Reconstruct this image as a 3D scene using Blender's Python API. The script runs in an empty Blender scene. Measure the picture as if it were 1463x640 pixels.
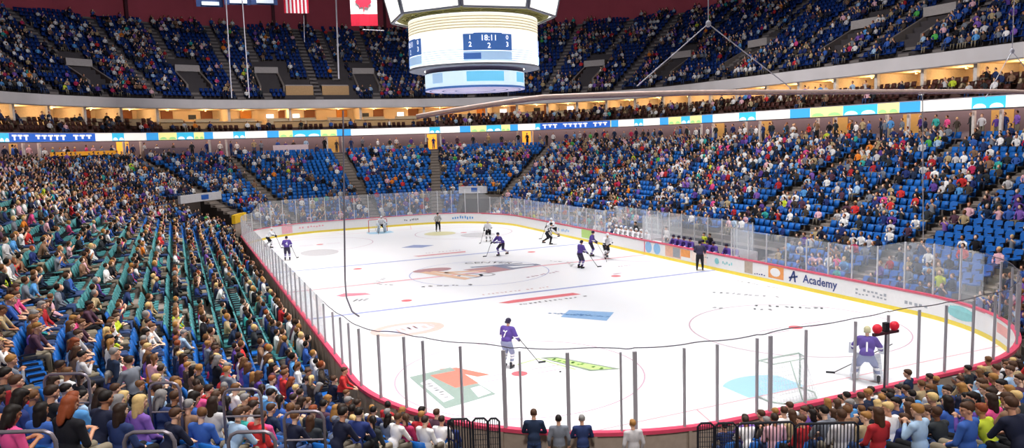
import bpy, bmesh, math, random
import numpy as np
from mathutils import Vector, Matrix
random.seed(7); rng = np.random.default_rng(7)
C = bpy.context.scene.collection
sc = bpy.context.scene
PI = math.pi
sc.view_settings.view_transform = 'Standard'
sc.view_settings.look = 'None'
sc.view_settings.exposure = 0.0
sc.cycles.max_bounces = 6; sc.cycles.diffuse_bounces = 2; sc.cycles.glossy_bounces = 2
sc.cycles.transparent_max_bounces = 16

# ------------------------------------------------------------------ camera
CP = (-17.80, -45.92, 8.634); YAW, PITCH, ROLL, FPX = .4154, .1113, -.0308, 1081.4
fw = Vector((math.sin(YAW)*math.cos(PITCH), math.cos(YAW)*math.cos(PITCH), -math.sin(PITCH)))
rt = fw.cross(Vector((0, 0, 1))).normalized(); up = rt.cross(fw)
R2 = rt*math.cos(ROLL) + up*math.sin(ROLL); U2 = up*math.cos(ROLL) - rt*math.sin(ROLL)
cd = bpy.data.cameras.new('camera'); cam = bpy.data.objects.new('camera', cd); C.objects.link(cam)
cd.sensor_width = 36; cd.sensor_fit = 'HORIZONTAL'; cd.lens = FPX/1463*36; cd.clip_end = 400; cd.clip_start = .2
m = Matrix((R2, U2, -fw)).transposed().to_4x4(); m.translation = Vector(CP); cam.matrix_world = m
sc.camera = cam
_O = np.array(CP); _F = np.array(fw); _R = np.array(R2); _U = np.array(U2)
def proj(P):
    d = np.asarray(P, float) - _O; z = d @ _F
    return 731.5 + FPX*(d @ _R)/z, 320 - FPX*(d @ _U)/z, z

# ------------------------------------------------------------------ materials
def srgb(c):
    if isinstance(c, str):
        c = c.lstrip('#'); c = tuple(int(c[i:i+2], 16)/255 for i in (0, 2, 4))
    return tuple(((x/12.92) if x <= .04045 else ((x+.055)/1.055)**2.4) for x in c)
_M = {}
def mat(name, col, rough=.7, metal=0, emit=0, ecol=None, noise=.08, nscale=6., spec=.3):
    if name in _M: return _M[name]
    c = srgb(col); m = bpy.data.materials.new(name); m.use_nodes = True; nt = m.node_tree; n = nt.nodes
    b = n['Principled BSDF']; b.inputs['Roughness'].default_value = rough; b.inputs['Metallic'].default_value = metal
    b.inputs['Specular IOR Level'].default_value = spec
    if noise:
        tc = n.new('ShaderNodeTexCoord'); nz = n.new('ShaderNodeTexNoise'); nz.inputs['Scale'].default_value = nscale
        rp = n.new('ShaderNodeMapRange'); rp.inputs['To Min'].default_value = 1-noise*2; rp.inputs['To Max'].default_value = 1+noise*2
        mx = n.new('ShaderNodeVectorMath'); mx.operation = 'SCALE'; mx.inputs[0].default_value = c
        nt.links.new(tc.outputs['Object'], nz.inputs['Vector']); nt.links.new(nz.outputs['Fac'], rp.inputs['Value'])
        nt.links.new(rp.outputs['Result'], mx.inputs['Scale']); nt.links.new(mx.outputs['Vector'], b.inputs['Base Color'])
    else: b.inputs['Base Color'].default_value = (*c, 1)
    if emit:
        e = srgb(ecol) if ecol else c
        b.inputs['Emission Color'].default_value = (*e, 1); b.inputs['Emission Strength'].default_value = emit
    m.diffuse_color = (*c, 1); _M[name] = m; return m
def attr_mat(name, rough=.8):
    m = bpy.data.materials.new(name); m.use_nodes = True; n = m.node_tree.nodes
    a = n.new('ShaderNodeAttribute'); a.attribute_name = 'col'
    b = n['Principled BSDF']; b.inputs['Roughness'].default_value = rough; b.inputs['Specular IOR Level'].default_value = .2
    m.node_tree.links.new(a.outputs['Color'], b.inputs['Base Color']); return m
def glass_mat(name, haze, tint=(.93, .96, 1.0)):
    m = bpy.data.materials.new(name); m.use_nodes = True; nt = m.node_tree; n = nt.nodes
    for x in list(n):
        if x.type != 'OUTPUT_MATERIAL': n.remove(x)
    out = n['Material Output']
    tr = n.new('ShaderNodeBsdfTransparent'); df = n.new('ShaderNodeBsdfDiffuse'); gl = n.new('ShaderNodeBsdfGlossy')
    df.inputs['Color'].default_value = (*tint, 1); gl.inputs['Roughness'].default_value = .08
    tl = n.new('ShaderNodeBsdfTranslucent'); tl.inputs['Color'].default_value = (*tint, 1)
    m0 = n.new('ShaderNodeMixShader'); m0.inputs['Fac'].default_value = .5
    nt.links.new(df.outputs[0], m0.inputs[1]); nt.links.new(tl.outputs[0], m0.inputs[2])
    lw = n.new('ShaderNodeLayerWeight'); lw.inputs['Blend'].default_value = .15
    m1 = n.new('ShaderNodeMixShader'); nt.links.new(lw.outputs['Fresnel'], m1.inputs['Fac'])
    m2 = n.new('ShaderNodeMixShader')
    nz = n.new('ShaderNodeTexNoise'); nz.inputs['Scale'].default_value = 1.3
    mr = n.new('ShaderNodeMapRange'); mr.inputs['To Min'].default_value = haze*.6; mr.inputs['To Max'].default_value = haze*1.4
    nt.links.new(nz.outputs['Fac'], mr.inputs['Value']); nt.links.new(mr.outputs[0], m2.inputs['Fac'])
    em = n.new('ShaderNodeEmission'); em.inputs['Color'].default_value = (.85, .92, 1, 1); em.inputs['Strength'].default_value = .35; ad = n.new('ShaderNodeAddShader'); nt.links.new(m0.outputs[0], ad.inputs[0]); nt.links.new(em.outputs[0], ad.inputs[1])  # faint glow added to the panes, painting in light scattered off the ice
    nt.links.new(tr.outputs[0], m2.inputs[1]); nt.links.new(ad.outputs[0], m2.inputs[2])
    mm = n.new('ShaderNodeMath'); mm.operation = 'MULTIPLY'; mm.inputs[1].default_value = .35 if haze > .05 else .1
    nt.links.new(lw.outputs['Fresnel'], mm.inputs[0]); nt.links.new(mm.outputs[0], m1.inputs['Fac'])
    nt.links.new(m2.outputs[0], m1.inputs[1]); nt.links.new(gl.outputs[0], m1.inputs[2])
    nt.links.new(m1.outputs[0], out.inputs['Surface']); return m

# ------------------------------------------------------------------ mesh builder
class MB:
    def __init__(s): s.v = []; s.f = []; s.mi = []
    def add(s, vs, fs, k=0):
        o = len(s.v); s.v += [tuple(v) for v in vs]; s.f += [tuple(o+i for i in f) for f in fs]; s.mi += [k]*len(fs)
    def box(s, x0, x1, y0, y1, z0, z1, k=0, M=None):
        vs = [(x, y, z) for z in (z0, z1) for x, y in ((x0, y0), (x1, y0), (x1, y1), (x0, y1))]
        if M is not None: vs = [tuple(M @ Vector(v)) for v in vs]
        s.add(vs, [(3, 2, 1, 0), (4, 5, 6, 7), (0, 1, 5, 4), (1, 2, 6, 5), (2, 3, 7, 6), (3, 0, 4, 7)], k)
    def hexa(s, bot, top, k=0):
        n = len(bot); s.add(list(bot)+list(top), [tuple(reversed(range(n))), tuple(range(n, 2*n))]+[(i, (i+1) % n, n+(i+1) % n, n+i) for i in range(n)], k)
    def tube(s, pts, r, n=8, k=0, caps=True):
        pts = [Vector(p) for p in pts]; rs = r if isinstance(r, (list, tuple)) else [r]*len(pts); vs = []; fs = []
        prev = None
        for i, p in enumerate(pts):
            d = (pts[min(i+1, len(pts)-1)] - pts[max(i-1, 0)]).normalized()
            if prev is None:
                a = d.cross(Vector((0, 0, 1)));
                if a.length < .1: a = d.cross(Vector((1, 0, 0)))
                a.normalize()
            else: a = (prev - d*prev.dot(d)).normalized()
            prev = a; b = d.cross(a)
            vs += [p + (a*math.cos(t)+b*math.sin(t))*rs[i] for t in [2*PI*j/n for j in range(n)]]
        for i in range(len(pts)-1):
            for j in range(n): fs.append((i*n+j, i*n+(j+1) % n, (i+1)*n+(j+1) % n, (i+1)*n+j))
        if caps: fs += [tuple(reversed(range(n))), tuple((len(pts)-1)*n+j for j in range(n))]
        s.add(vs, fs, k)
    def ell(s, c, r, n=12, h=8, k=0, M=None):
        vs = [(0, 0, -1)]; fs = []
        for i in range(1, h):
            a = -PI/2+PI*i/h
            for j in range(n): t = 2*PI*j/n; vs.append((math.cos(a)*math.cos(t), math.cos(a)*math.sin(t), math.sin(a)))
        vs.append((0, 0, 1)); L = len(vs)-1
        for j in range(n): fs.append((0, 1+(j+1) % n, 1+j)); fs.append((L, L-n+j, L-n+(j+1) % n))
        for i in range(h-2):
            for j in range(n): a = 1+i*n+j; b = 1+i*n+(j+1) % n; fs.append((a, b, b+n, a+n))
        q = [Vector((v[0]*r[0], v[1]*r[1], v[2]*r[2])) for v in vs]
        if M is not None: q = [M @ v for v in q]
        s.add([v+Vector(c) for v in q], fs, k)
    def cap(s, p0, p1, r0, r1=None, n=12, k=0):
        r1 = r0 if r1 is None else r1; p0 = Vector(p0); p1 = Vector(p1); d = (p1-p0); L = d.length or 1e-4; d = d/L
        pts = []; rs = []
        for a in (80, 50, 25): pts.append(p0-d*r0*math.sin(math.radians(a))); rs.append(r0*math.cos(math.radians(a)))
        pts += [p0, p1]; rs += [r0, r1]
        for a in (25, 50, 80): pts.append(p1+d*r1*math.sin(math.radians(a))); rs.append(r1*math.cos(math.radians(a)))
        s.tube(pts, rs, n, k)
    def mesh(s, name, mats, smooth=False):
        me = bpy.data.meshes.new(name); me.from_pydata(s.v, [], s.f)
        for m_ in (mats if isinstance(mats, (list, tuple)) else [mats]): me.materials.append(m_)
        if any(s.mi): me.polygons.foreach_set('material_index', s.mi)
        if smooth: me.polygons.foreach_set('use_smooth', [True]*len(s.f))
        me.update(); return me
    def build(s, name, mats, parent=None, smooth=False): return link(name, s.mesh(name, mats, smooth), parent)
def link(name, data, parent=None):
    o = bpy.data.objects.new(name, data); C.objects.link(o)
    if parent is not None: o.parent = parent
    return o
def tag(o, label=None, cat=None, group=None, kind=None):
    if label: o['label'] = label
    if cat: o['category'] = cat
    if group: o['group'] = group
    if kind: o['kind'] = kind
    return o
def empty(name, loc=(0, 0, 0), rz=0):
    o = bpy.data.objects.new(name, None); C.objects.link(o); o.location = loc; o.rotation_euler = (0, 0, rz); o.empty_display_size = .1; return o
def structure(name, mb, mats, smooth=False): o = mb.build(name, mats, None, smooth); o['kind'] = 'structure'; return o
def text_mesh(txt, size, ext=0, align='CENTER', bold=0.0, shear=0):
    cu = bpy.data.curves.new('txt', 'FONT'); cu.body = txt; cu.size = size; cu.align_x = align; cu.align_y = 'CENTER'; cu.extrude = ext; cu.offset = bold; cu.shear = shear; cu.resolution_u = 2
    o = bpy.data.objects.new('txt', cu); C.objects.link(o); bpy.context.view_layer.update()
    me = bpy.data.meshes.new_from_object(o.evaluated_get(bpy.context.evaluated_depsgraph_get())); bpy.data.objects.remove(o); bpy.data.curves.remove(cu)
    return me
def remeshed(mb, voxel, ratio=1.0, smooth_it=2, paint=None, mats=()):
    me = mb.mesh('src', [], False); o = bpy.data.objects.new('src', me); C.objects.link(o)
    r = o.modifiers.new('r', 'REMESH'); r.mode = 'VOXEL'; r.voxel_size = voxel
    if smooth_it: s_ = o.modifiers.new('s', 'SMOOTH'); s_.factor = .5; s_.iterations = smooth_it
    if ratio < 1: d_ = o.modifiers.new('d', 'DECIMATE'); d_.ratio = ratio
    bpy.context.view_layer.update()
    out = bpy.data.meshes.new_from_object(o.evaluated_get(bpy.context.evaluated_depsgraph_get()))
    bpy.data.objects.remove(o); bpy.data.meshes.remove(me)
    out.materials.clear()
    for x in mats: out.materials.append(x)
    for p in out.polygons:
        p.use_smooth = True; p.material_index = paint(p.center) if paint else 0
    return out

# ------------------------------------------------------------------ the bowl's plan: rounded rectangle, offset d, position f (metres of board from the far middle, + to the right)
HW, HL, RC = 12.95, 30.48, 8.53; A_, B_ = HW-RC, HL-RC; Q0 = PI/2*RC; HALF = 2*A_+2*Q0+2*B_
def pt(f, d):
    sg = 1 if f >= 0 else -1; g = abs(f); r = RC+d
    if g > HALF: g = 2*HALF-g; sg = -sg
    if g <= A_: x, y, nx, ny = g, B_+r, 0, 1
    elif g <= A_+Q0:
        t = PI/2-(g-A_)/RC; nx, ny = math.cos(t), math.sin(t); x, y = A_+r*nx, B_+r*ny
    elif g <= A_+Q0+2*B_: x, y, nx, ny = A_+r, B_-(g-A_-Q0), 1, 0
    elif g <= A_+2*Q0+2*B_:
        t = -(g-A_-Q0-2*B_)/RC; nx, ny = math.cos(t), math.sin(t); x, y = A_+r*nx, -B_+r*ny
    else: x, y, nx, ny = 2*A_+2*Q0+2*B_-g+0.0, -B_-r, 0, -1
    if A_+2*Q0+2*B_ < g: x = HALF-g
    return sg*x, y, sg*nx, ny
def fscale(f, d):
    g = abs(f)
    return (RC+d)/RC if (A_ < g < A_+Q0 or A_+Q0+2*B_ < g < A_+2*Q0+2*B_) else 1.0
def fsamples(f0, f1, step=1.0):
    br = [A_, A_+Q0, A_+Q0+2*B_, A_+2*Q0+2*B_]; br = br+[-x for x in br]
    fs = [f0, f1]+[b for b in br if f0 < b < f1]; g = f0
    while g < f1:
        fs.append(g); g += step
    fs = sorted(fs); out = [fs[0]]
    for x in fs[1:]:
        if x-out[-1] > .02: out.append(x)
    out[-1] = f1
    return out
def band(mb, prof, f0, f1, step=.7, k=0, zf=None, close=False):
    """sweep a profile [(d, z) ...] along the ring"""
    fs = fsamples(f0, f1, step); vs = []; n = len(prof)
    for f in fs:
        for d, z in prof:
            x, y, nx, ny = pt(f, d); vs.append((x, y, z+(zf(nx) if zf else 0)))
    fs_ = []
    e = n if close else n-1
    for i in range(len(fs)-1):
        for j in range(e): a = i*n+j; b = i*n+(j+1) % n; fs_.append((a, b, b+n, a+n))
    if close: fs_ += [tuple(range(n)), tuple(reversed(range((len(fs)-1)*n, len(fs)*n)))]
    mb.add(vs, fs_, k)

# lower tier
NR, D0, PD, Z0, RISE = 23, .55, .85, .227, .323
def lz(i): return Z0+RISE*i
def zu(nx): return -.25*max(0, nx)
GAP = (-73.9, -67.9)
TUN = [(-12.6, -10.25, 9.4), (9.1, 11.4, 5.2)]
BENCH = (A_+Q0+B_-5.8, A_+Q0+B_+9.6)
L_AISLES = [-6.7, 1.15, 7.13, 10.45+1.3, -9.75, 17, 23.5, 30, 36.5, 43.2, 50, 57.2, 63.2, -17, -23.5, -30.5, -37.5, -44.5, -51.5, -58.5, -64.6, 77.0, 70]
def blocked(f, d):
    if GAP[0]/1 < f < GAP[1]: return True
    for a, b, dd in TUN:
        if a < f < b and d < dd: return True
    if BENCH[0] < f < BENCH[1] and d < 3.1: return True
    return False

# ------------------------------------------------------------------ floor, ice and its markings
mb = MB(); mb.box(-70, 70, -90, 90, -.6, -.1); structure('floor', mb, mat('arena concrete', '#3b3836'))
mb = MB(); ring = [pt(f, .02)[:2] for f in fsamples(-HALF, HALF, .4)[:-1]]
mb.add([(x, y, 0) for x, y in ring], [tuple(range(len(ring)))]); mb.add([(x, y, -.1) for x, y in ring], [tuple(range(len(ring)))])
ice_m = mat('ice', '#f3f3f6', rough=.32, noise=.012, nscale=.25, spec=.35)
ice = mb.build('floor_ice', ice_m); ice['kind'] = 'structure'
if ice.data.polygons[0].normal.z < 0: ice.data.flip_normals()
LZ = [.004]
def paint_strip(name, x0, x1, y0, y1, m_, z=None):
    mb = MB(); z = z or .006; mb.add([(x0, y0, z), (x1, y0, z), (x1, y1, z), (x0, y1, z)], [(0, 1, 2, 3)]); return mb.build(name, m_, ice)
ft = .3048; BL = 25.5*ft; GL = HL-11*ft
m_blue = mat('blue line paint', '#9ea6d6', .4, noise=.03); m_red = mat('red line paint', '#ecacb4', .4, noise=.03); m_red2 = mat('spot paint', '#e06a72', .4, noise=.03)
m_pale = mat('pale circle paint', '#cba8b8', .4, noise=.02)
for s in (-1, 1):
    paint_strip('blue_line', -HW, HW, s*BL-.15, s*BL+.15, m_blue)
paint_strip('center_line', -HW, HW, -.15, .15, m_red)
gx = A_+math.sqrt(RC**2-(GL-B_)**2)
for s in (-1, 1): paint_strip('goal_line', -gx, gx, s*GL-.03, s*GL+.03, m_red)
def ring_mark(cx, cy, r, w, m_, name, a0=0, a1=2*PI, n=60):
    mb = MB(); vs = []
    for i in range(n+1):
        t = a0+(a1-a0)*i/n
        for rr in (r-w/2, r+w/2): vs.append((cx+rr*math.cos(t), cy+rr*math.sin(t), .007))
    mb.add(vs, [(2*i, 2*i+1, 2*i+3, 2*i+2) for i in range(n)]); return mb.build(name, m_, ice)
def disc(cx, cy, r, m_, name, z=.008, sx=1, n=28):
    mb = MB(); mb.add([(cx+sx*r*math.cos(2*PI*i/n), cy+r*math.sin(2*PI*i/n), z) for i in range(n)], [tuple(range(n))]); return mb.build(name, m_, ice)
for sx in (-1, 1):
    for sy in (-1, 1):
        cx, cy = sx*22*ft, sy*(GL-20*ft); ring_mark(cx, cy, 15*ft, .06, m_pale, 'faceoff_circle'); disc(cx, cy, .3, m_red2, 'faceoff_spot')
        disc(sx*22*ft, sy*(BL-5*ft-.15), .3, m_red2, 'faceoff_spot')
        for q in (-1, 1):
            for h in (-1, 1):
                x_ = cx+q*.6; y_ = cy+h*.25; paint_strip('faceoff_mark', min(x_, x_+q*1.2), max(x_, x_+q*1.2), y_-.03, y_+.03, m_pale)
ring_mark(0, 0, 15*ft, .05, m_blue, 'center_circle'); ring_mark(HW, 0, 10*ft, .05, m_pale, 'referee_crease', PI/2, 3*PI/2)
m_crease = mat('crease blue paint', '#a9d6ee', .4, noise=.03)
for s in (-1, 1):
    mb = MB(); vs = [(-4*ft, s*GL*-1*-1, .006)]
    pts_ = [(4*ft, GL), (4*ft, GL-4.5*ft)]+[(6*ft*math.sin(t), GL-6*ft*math.cos(t)) for t in np.linspace(math.asin(4/6), -math.asin(4/6), 14)]+[(-4*ft, GL-4.5*ft), (-4*ft, GL)]
    mb.add([(x, s*y, .0055) for x, y in pts_], [tuple(range(len(pts_)))]); mb.build('goal_crease', m_crease, ice)
    for q in (-1, 1):
        mb = MB(); a = (q*11*ft, s*GL); b = (q*14*ft, s*HL); w = .03
        mb.add([(a[0]-w, a[1], .006), (a[0]+w, a[1], .006), (b[0]+w, b[1], .006), (b[0]-w, b[1], .006)], [(0, 1, 2, 3)]); mb.build('trapezoid_line', m_red, ice)
def quad(pts, m_, name, z=.007):
    mb = MB(); mb.add([(x, y, z) for x, y in pts], [tuple(range(len(pts)))]); return mb.build(name, m_, ice)
def strokes(cx, cy, w, h, n, m_, name, ang=0, z=.009, seed=1):
    """illegible painted lettering: short uneven strokes"""
    r = random.Random(seed); mb = MB(); ca, sa = math.cos(ang), math.sin(ang); cw = w/n
    for i in range(n):
        if r.random() < .12: continue
        for q in range(2):
            x0 = -w/2+i*cw+r.uniform(0, .45)*cw; x1 = x0+cw*r.uniform(.25, .42); y0 = -h/2+r.uniform(0, .35)*h; y1 = y0+h*r.uniform(.4, .65)
            mb.add([(cx+x*ca-y*sa, cy+x*sa+y*ca, z) for x, y in ((x0, y0), (x1, y0), (x1, y1), (x0, y1))], [(0, 1, 2, 3)])
    return mb.build(name, m_, ice)
g1 = mat('grey ice paint', '#b4b3b8', .4, noise=.05); g2 = mat('dark ice paint', '#8f8d94', .4, noise=.05)
# advert painted inside the left near circle: green-grey frame, orange-red badge, white and grey panels
quad([(-10.45, -19.4), (-8.7, -19.0), (-8.35, -22.7), (-10.35, -23.2)], mat('ad frame green grey', '#93a59c', .4), 'ice_advert')
quad([(-9.7, -19.6), (-8.55, -19.5), (-8.45, -21.3), (-9.35, -21.4)], mat('ad badge red', '#f0806e', .4), 'ice_advert', .009)
quad([(-8.9, -21.7), (-8.5, -21.6), (-8.45, -22.5), (-9.0, -22.7)], ice_m, 'ice_advert', .009)
quad([(-10.3, -20.3), (-9.85, -20.0), (-9.75, -22.4), (-10.2, -22.6)], ice_m, 'ice_advert', .009)
strokes(-10.0, -21.3, 1.9, .3, 7, g1, 'ice_lettering', PI/2+.05, .011, 3)
quad([(-9.2, -18.95), (-8.5, -19.15), (-7.7, -20.6), (-8.2, -20.6)], mat('ad badge red', '#f0806e'), 'ice_advert', .0065)
# green board advert right of it
quad([(-5.15, -19.55), (-4.55, -19.75), (-3.15, -22.4), (-4.3, -22.05)], mat('ad green edge', '#8b9a86', .4), 'ice_advert')
quad([(-5.0, -19.85), (-4.6, -19.95), (-3.4, -22.2), (-4.15, -21.95)], mat('ad green', '#bfe08a', .4), 'ice_advert', .009)
strokes(-4.25, -21.0, 2.5, .32, 8, mat('ad green letters', '#6d9a3c', .4), 'ice_lettering', -1.08, .011, 5)
quad([(-6.3, -19.9), (-5.25, -19.6), (-4.6, -21.6), (-4.7, -21.6), (-5.3, -19.7), (-6.3, -20.0)], mat('ad green', '#bfe08a'), 'ice_advert', .008)
# blue lettered block
quad([(-1.25, -13.9), (-.2, -12.8), (1.45, -14.4), (.25, -15.7)], mat('ad blue', '#8fb4dc', .4), 'ice_advert')
for k in range(4):
    t = k/3; strokes(-.55+.85*t-.15, -13.45-1.05*t, 1.9, .22, 7, mat('ad deep blue', '#4f82bd', .4), 'ice_lettering', -.72+PI*0, .01, 10+k)
# red bar with lettering beyond the near blue line
quad([(-2.6, -9.35), (-2.2, -9.75), (2.2, -9.75), (2.0, -9.15), (-1.6, -9.1)], mat('ad red bar', '#e2737c', .4), 'ice_advert')
strokes(.2, -10.3, 4.2, .35, 14, g2, 'ice_lettering', 0, .009, 21); strokes(-.4, -6.9, 4.3, .3, 16, mat('pink paint', '#e7bcbc', .4), 'ice_lettering', 0, .009, 22)
# faint ring advert at the left of the neutral zone, blue and red marks beyond
m_pk = mat('peach paint', '#ecc4ba', .4)
mb = MB(); r_ = [(-8.45+1.75*math.cos(t), -12.3+1.25*math.sin(t)) for t in np.linspace(0, 2*PI, 30)[:-1]]
quad(r_, m_pk, 'ice_advert', .007)
quad([(-8.45+1.3*math.cos(t), -12.3+.8*math.sin(t)) for t in np.linspace(0, 2*PI, 24)[:-1]], mat('lavender paint', '#d7d8ea', .4), 'ice_advert', .009)
strokes(-8.45, -12.3, 2.6, .9, 8, m_pk, 'ice_lettering', .1, .011, 31)
quad([(-9.9, -2.6), (-9.3, -2.1), (-8.2, -2.7), (-8.0, -3.3), (-9.6, -3.1)], mat('rose paint', '#e58a9b', .4), 'ice_advert')
strokes(-8.6, -4.6, 1.4, 1.2, 5, g1, 'ice_lettering', -.6, .009, 33)
quad([(-1.2, 14.6), (.2, 15.6), (1.6, 14.4), (.3, 13.6)], mat('far blue paint', '#8d9cc8', .4), 'ice_advert'); quad([(-1.7, 9.5), (2.6, 9.6), (2.4, 9.0), (-1.4, 9.0)], mat('far red paint', '#dd9aa0', .4), 'ice_advert')
strokes(1.2, 10.4, 3.4, .3, 12, m_pale, 'ice_lettering', 0, .009, 35)
quad([(4.6+1.5*math.cos(t), 21.8+1.5*math.sin(t)) for t in np.linspace(0, 2*PI, 20)[:-1]], mat('straw paint', '#dcd6a8', .4), 'ice_advert', .009)
quad([(7.2+1.6*math.cos(t), 18.6+1.6*math.sin(t)) for t in np.linspace(0, 2*PI, 20)[:-1]], mat('grey disc paint', '#d0cdd0', .4), 'ice_advert', .009)
quad([(-7.6+1.5*math.cos(t), 16.+1.9*math.sin(t)) for t in np.linspace(0, 2*PI, 20)[:-1]], mat('grey disc paint', '#d0cdd0'), 'ice_advert', .009)
# centre emblem: long vehicle-like drawing with a round hat shape, two laurel badges and arcs of lettering
mr = mat('emblem maroon', '#b98d92', .4); mo = mat('emblem orange', '#e8c0a4', .4); mn = mat('emblem slate', '#8d93a8', .4)
quad([(-2.4+1.35*math.cos(t), 2.6+.75*math.sin(t)) for t in np.linspace(0, 2*PI, 24)[:-1]], mr, 'center_emblem', .010)
for a, b, w_ in (((-3.2, 2.2), (-1.5, -1.9), .28), ((-2.6, 2.1), (-.6, -1.4), .22), ((-2.0, 1.2), (.6, .3), .25)):
    a = Vector(a); b = Vector(b); nn = (b-a).orthogonal().normalized()*w_; quad([a+nn, b+nn, b-nn, a-nn], mo, 'center_emblem', .012)
ring_mark(-1.0, -.9, .75, .22, mn, 'center_emblem'); ring_mark(.1, -1.1, .45, .2, g1, 'center_emblem')
quad([(-.6, 1.5), (2.2, 1.7), (2.4, -.3), (.4, -.6)], mr, 'center_emblem', .011); quad([(1.6, 1.9), (4.6, .9), (4.7, .3), (2.2, -.3)], mn, 'center_emblem', .013)
quad([(2.4, 1.0), (4.2, .6), (4.2, .35), (2.6, .3)], ice_m, 'center_emblem', .015); quad([(.2, 2.3), (3.9, 1.8), (3.9, 1.55), (.2, 1.9)], mn, 'center_emblem', .014)
for sx, q in ((-5.6, 1), (5.6, -1)):
    for k in range(9):
        t = -1.2+k*.3; r0 = 1.3; x = sx+q*(-.2)-q*math.cos(t)*r0*.7; y = math.sin(t)*r0; strokes(x, y, .75, .25, 2, g1, 'center_emblem', t*q, .010, 50+k)
def arc_text(txt, r, a_mid, size, m_, flip=False):
    me = text_mesh(txt, size, bold=.01); sgn = -1 if flip else 1
    for v in me.vertices:
        a = a_mid-sgn*v.co.x/r; rr = r+sgn*v.co.y; v.co = (rr*math.cos(a), rr*math.sin(a), .012)
    me.materials.append(m_); o = link('center_lettering', me, ice); return o
arc_text('CENTER', 3.9, PI/2-.55, .95, g2); strokes(-3.3, -3.2, 3.4, .5, 7, g2, 'ice_lettering', -.35, .01, 61); strokes(3.2, -3.0, 3., .4, 8, m_pale, 'ice_lettering', .3, .01, 62)
strokes(9.6, -14.5, 3.6, .5, 11, g1, 'ice_lettering', -.95, .01, 63); strokes(7.2, -17.0, 3.0, .45, 9, g1, 'ice_lettering', -.7, .01, 64); strokes(9.4, -17.9, 3.4, .5, 10, g1, 'ice_lettering', -.75, .01, 65)
strokes(12.0, -12.6, 3.6, .25, 10, g1, 'ice_lettering', -1.45, .01, 66); strokes(9.0, -3.2, 1.4, .3, 5, m_pale, 'ice_lettering', 0, .01, 67); strokes(7.2, -5.4, 1.1, .3, 1, m_pale, 'ice_lettering', 0, .01, 68)

# ------------------------------------------------------------------ dasher boards
m_board = mat('white board', '#f2f0f0', .35, noise=.02); m_kick = mat('yellow kick plate', '#f6dc4e', .4, noise=.03); m_cap = mat('red cap rail', '#e2506e', .4, noise=.04); m_out = mat('board backing', '#a8988a', .8)
boards = empty('rink_boards'); tag(boards, 'white boards around the ice with yellow kick strip and red cap rail', 'rink boards')
mb = MB(); band(mb, [(0, .2), (0, 1.05)], -HALF, HALF, .5); o = mb.build('board_panel', m_board, boards, True)
mb = MB(); band(mb, [(-.004, 0), (-.004, .2)], -HALF, HALF, .5); mb.build('kick_strip', m_kick, boards)
mb = MB(); band(mb, [(-.03, 1.05), (-.03, 1.1), (.16, 1.1), (.16, 1.0), (.12, 1.0)], -HALF, HALF, .5); mb.build('cap_rail', m_cap, boards)
mb = MB(); band(mb, [(.1, -.1), (.1, 1.0)], -HALF, HALF, .5)
f = -HALF
while f < HALF:
    x, y, nx, ny = pt(f, .13); M_ = Matrix.Translation((x, y, 0)) @ Matrix.Rotation(math.atan2(ny, nx), 4, 'Z'); mb.box(-.03, .03, -.04, .04, -.1, 1.0, 0, M_); f += 1.22
mb.build('outer_panel', m_out, boards)
mb = MB(); band(mb, [(-.006, .98), (-.006, 1.05)], 12, 66, .5); mb.build('red_edge', mat('red board edge', '#d98a94', .4), boards)
def board_ad(f0, f1, z0, z1, m_, name='board_advert', d=-.008):
    mb = MB(); band(mb, [(d, z0), (d, z1)], f0, f1, .4); return mb.build(name, m_, boards)
FR0 = A_+Q0+B_      # f of y=0 on the right side; f = FR0 - y
def fy(y): return FR0-y
def board_text(txt, f, z, size, m_, left=False, bold=.012, shear=0, d=-.012):
    me = text_mesh(txt, size, bold=bold, shear=shear)
    for v in me.vertices:
        ff = f+v.co.x; x, y, nx, ny = pt(ff, d); v.co = (x, y, z+v.co.y)
    me.materials.append(m_); return link('board_lettering', me, boards)
def board_strokes(f, z, w, h, n, m_, seed, d=-.012):
    r = random.Random(seed); mb = MB(); cw = w/n
    for i in range(n):
        if r.random() < .1: continue
        f0 = f-w/2+i*cw+r.uniform(0, .2)*cw; z0 = z-h/2+r.uniform(0, .3)*h; band(mb, [(d, z0), (d, z0+h*r.uniform(.4, .7))], f0, f0+cw*.6, 1)
    return mb.build('board_lettering', m_, boards)
mnavy = mat('board navy', '#3a4a86', .4); mgrey = mat('board grey', '#a9adb4', .4); mteal = mat('board teal', '#8fd0d2', .4); mor = mat('board orange', '#f0a05a', .4)
board_text('Academy', fy(-16.35), .62, .62, mnavy)
mb = MB()   # slanted emblem left of the word
for a, b in (((-.28, .33), (.02, .95)), ((.02, .95), (.12, .33)), ((-.35, .52), (.3, .68))):
    p = [(a[0]-.06, a[1]), (a[0]+.06, a[1]), (b[0]+.06, b[1]), (b[0]-.06, b[1])] if abs(a[1]-b[1]) > .3 else [(a[0], a[1]-.05), (b[0], b[1]-.05), (b[0], b[1]+.05), (a[0], a[1]+.05)]
    mb.add([(*pt(fy(-14.5)+q[0], -.012)[:2], q[1]) for q in p], [(0, 1, 2, 3)])
mb.build('board_emblem', mnavy, boards)
board_ad(fy(-12.55), fy(-13.75), .3, 1.0, mor)
mb = MB(); r_ = [(.4*math.cos(t), .25*math.sin(t)) for t in np.linspace(0, 2*PI, 16)[:-1]]; mb.add([(*pt(fy(-13.1)+q[0], -.014)[:2], .66+q[1]) for q in r_], [tuple(range(15))]); mb.build('board_emblem', m_board, boards)
board_ad(fy(-10.55), fy(-11.25), .28, .98, mat('portrait brown', '#b7a595', .5)); board_strokes(fy(-11.95), .36, 1.2, .12, 6, mnavy, 2); board_strokes(fy(-9.6+.1), .62, .0+.01, .3, 1, mteal, 3)
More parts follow.
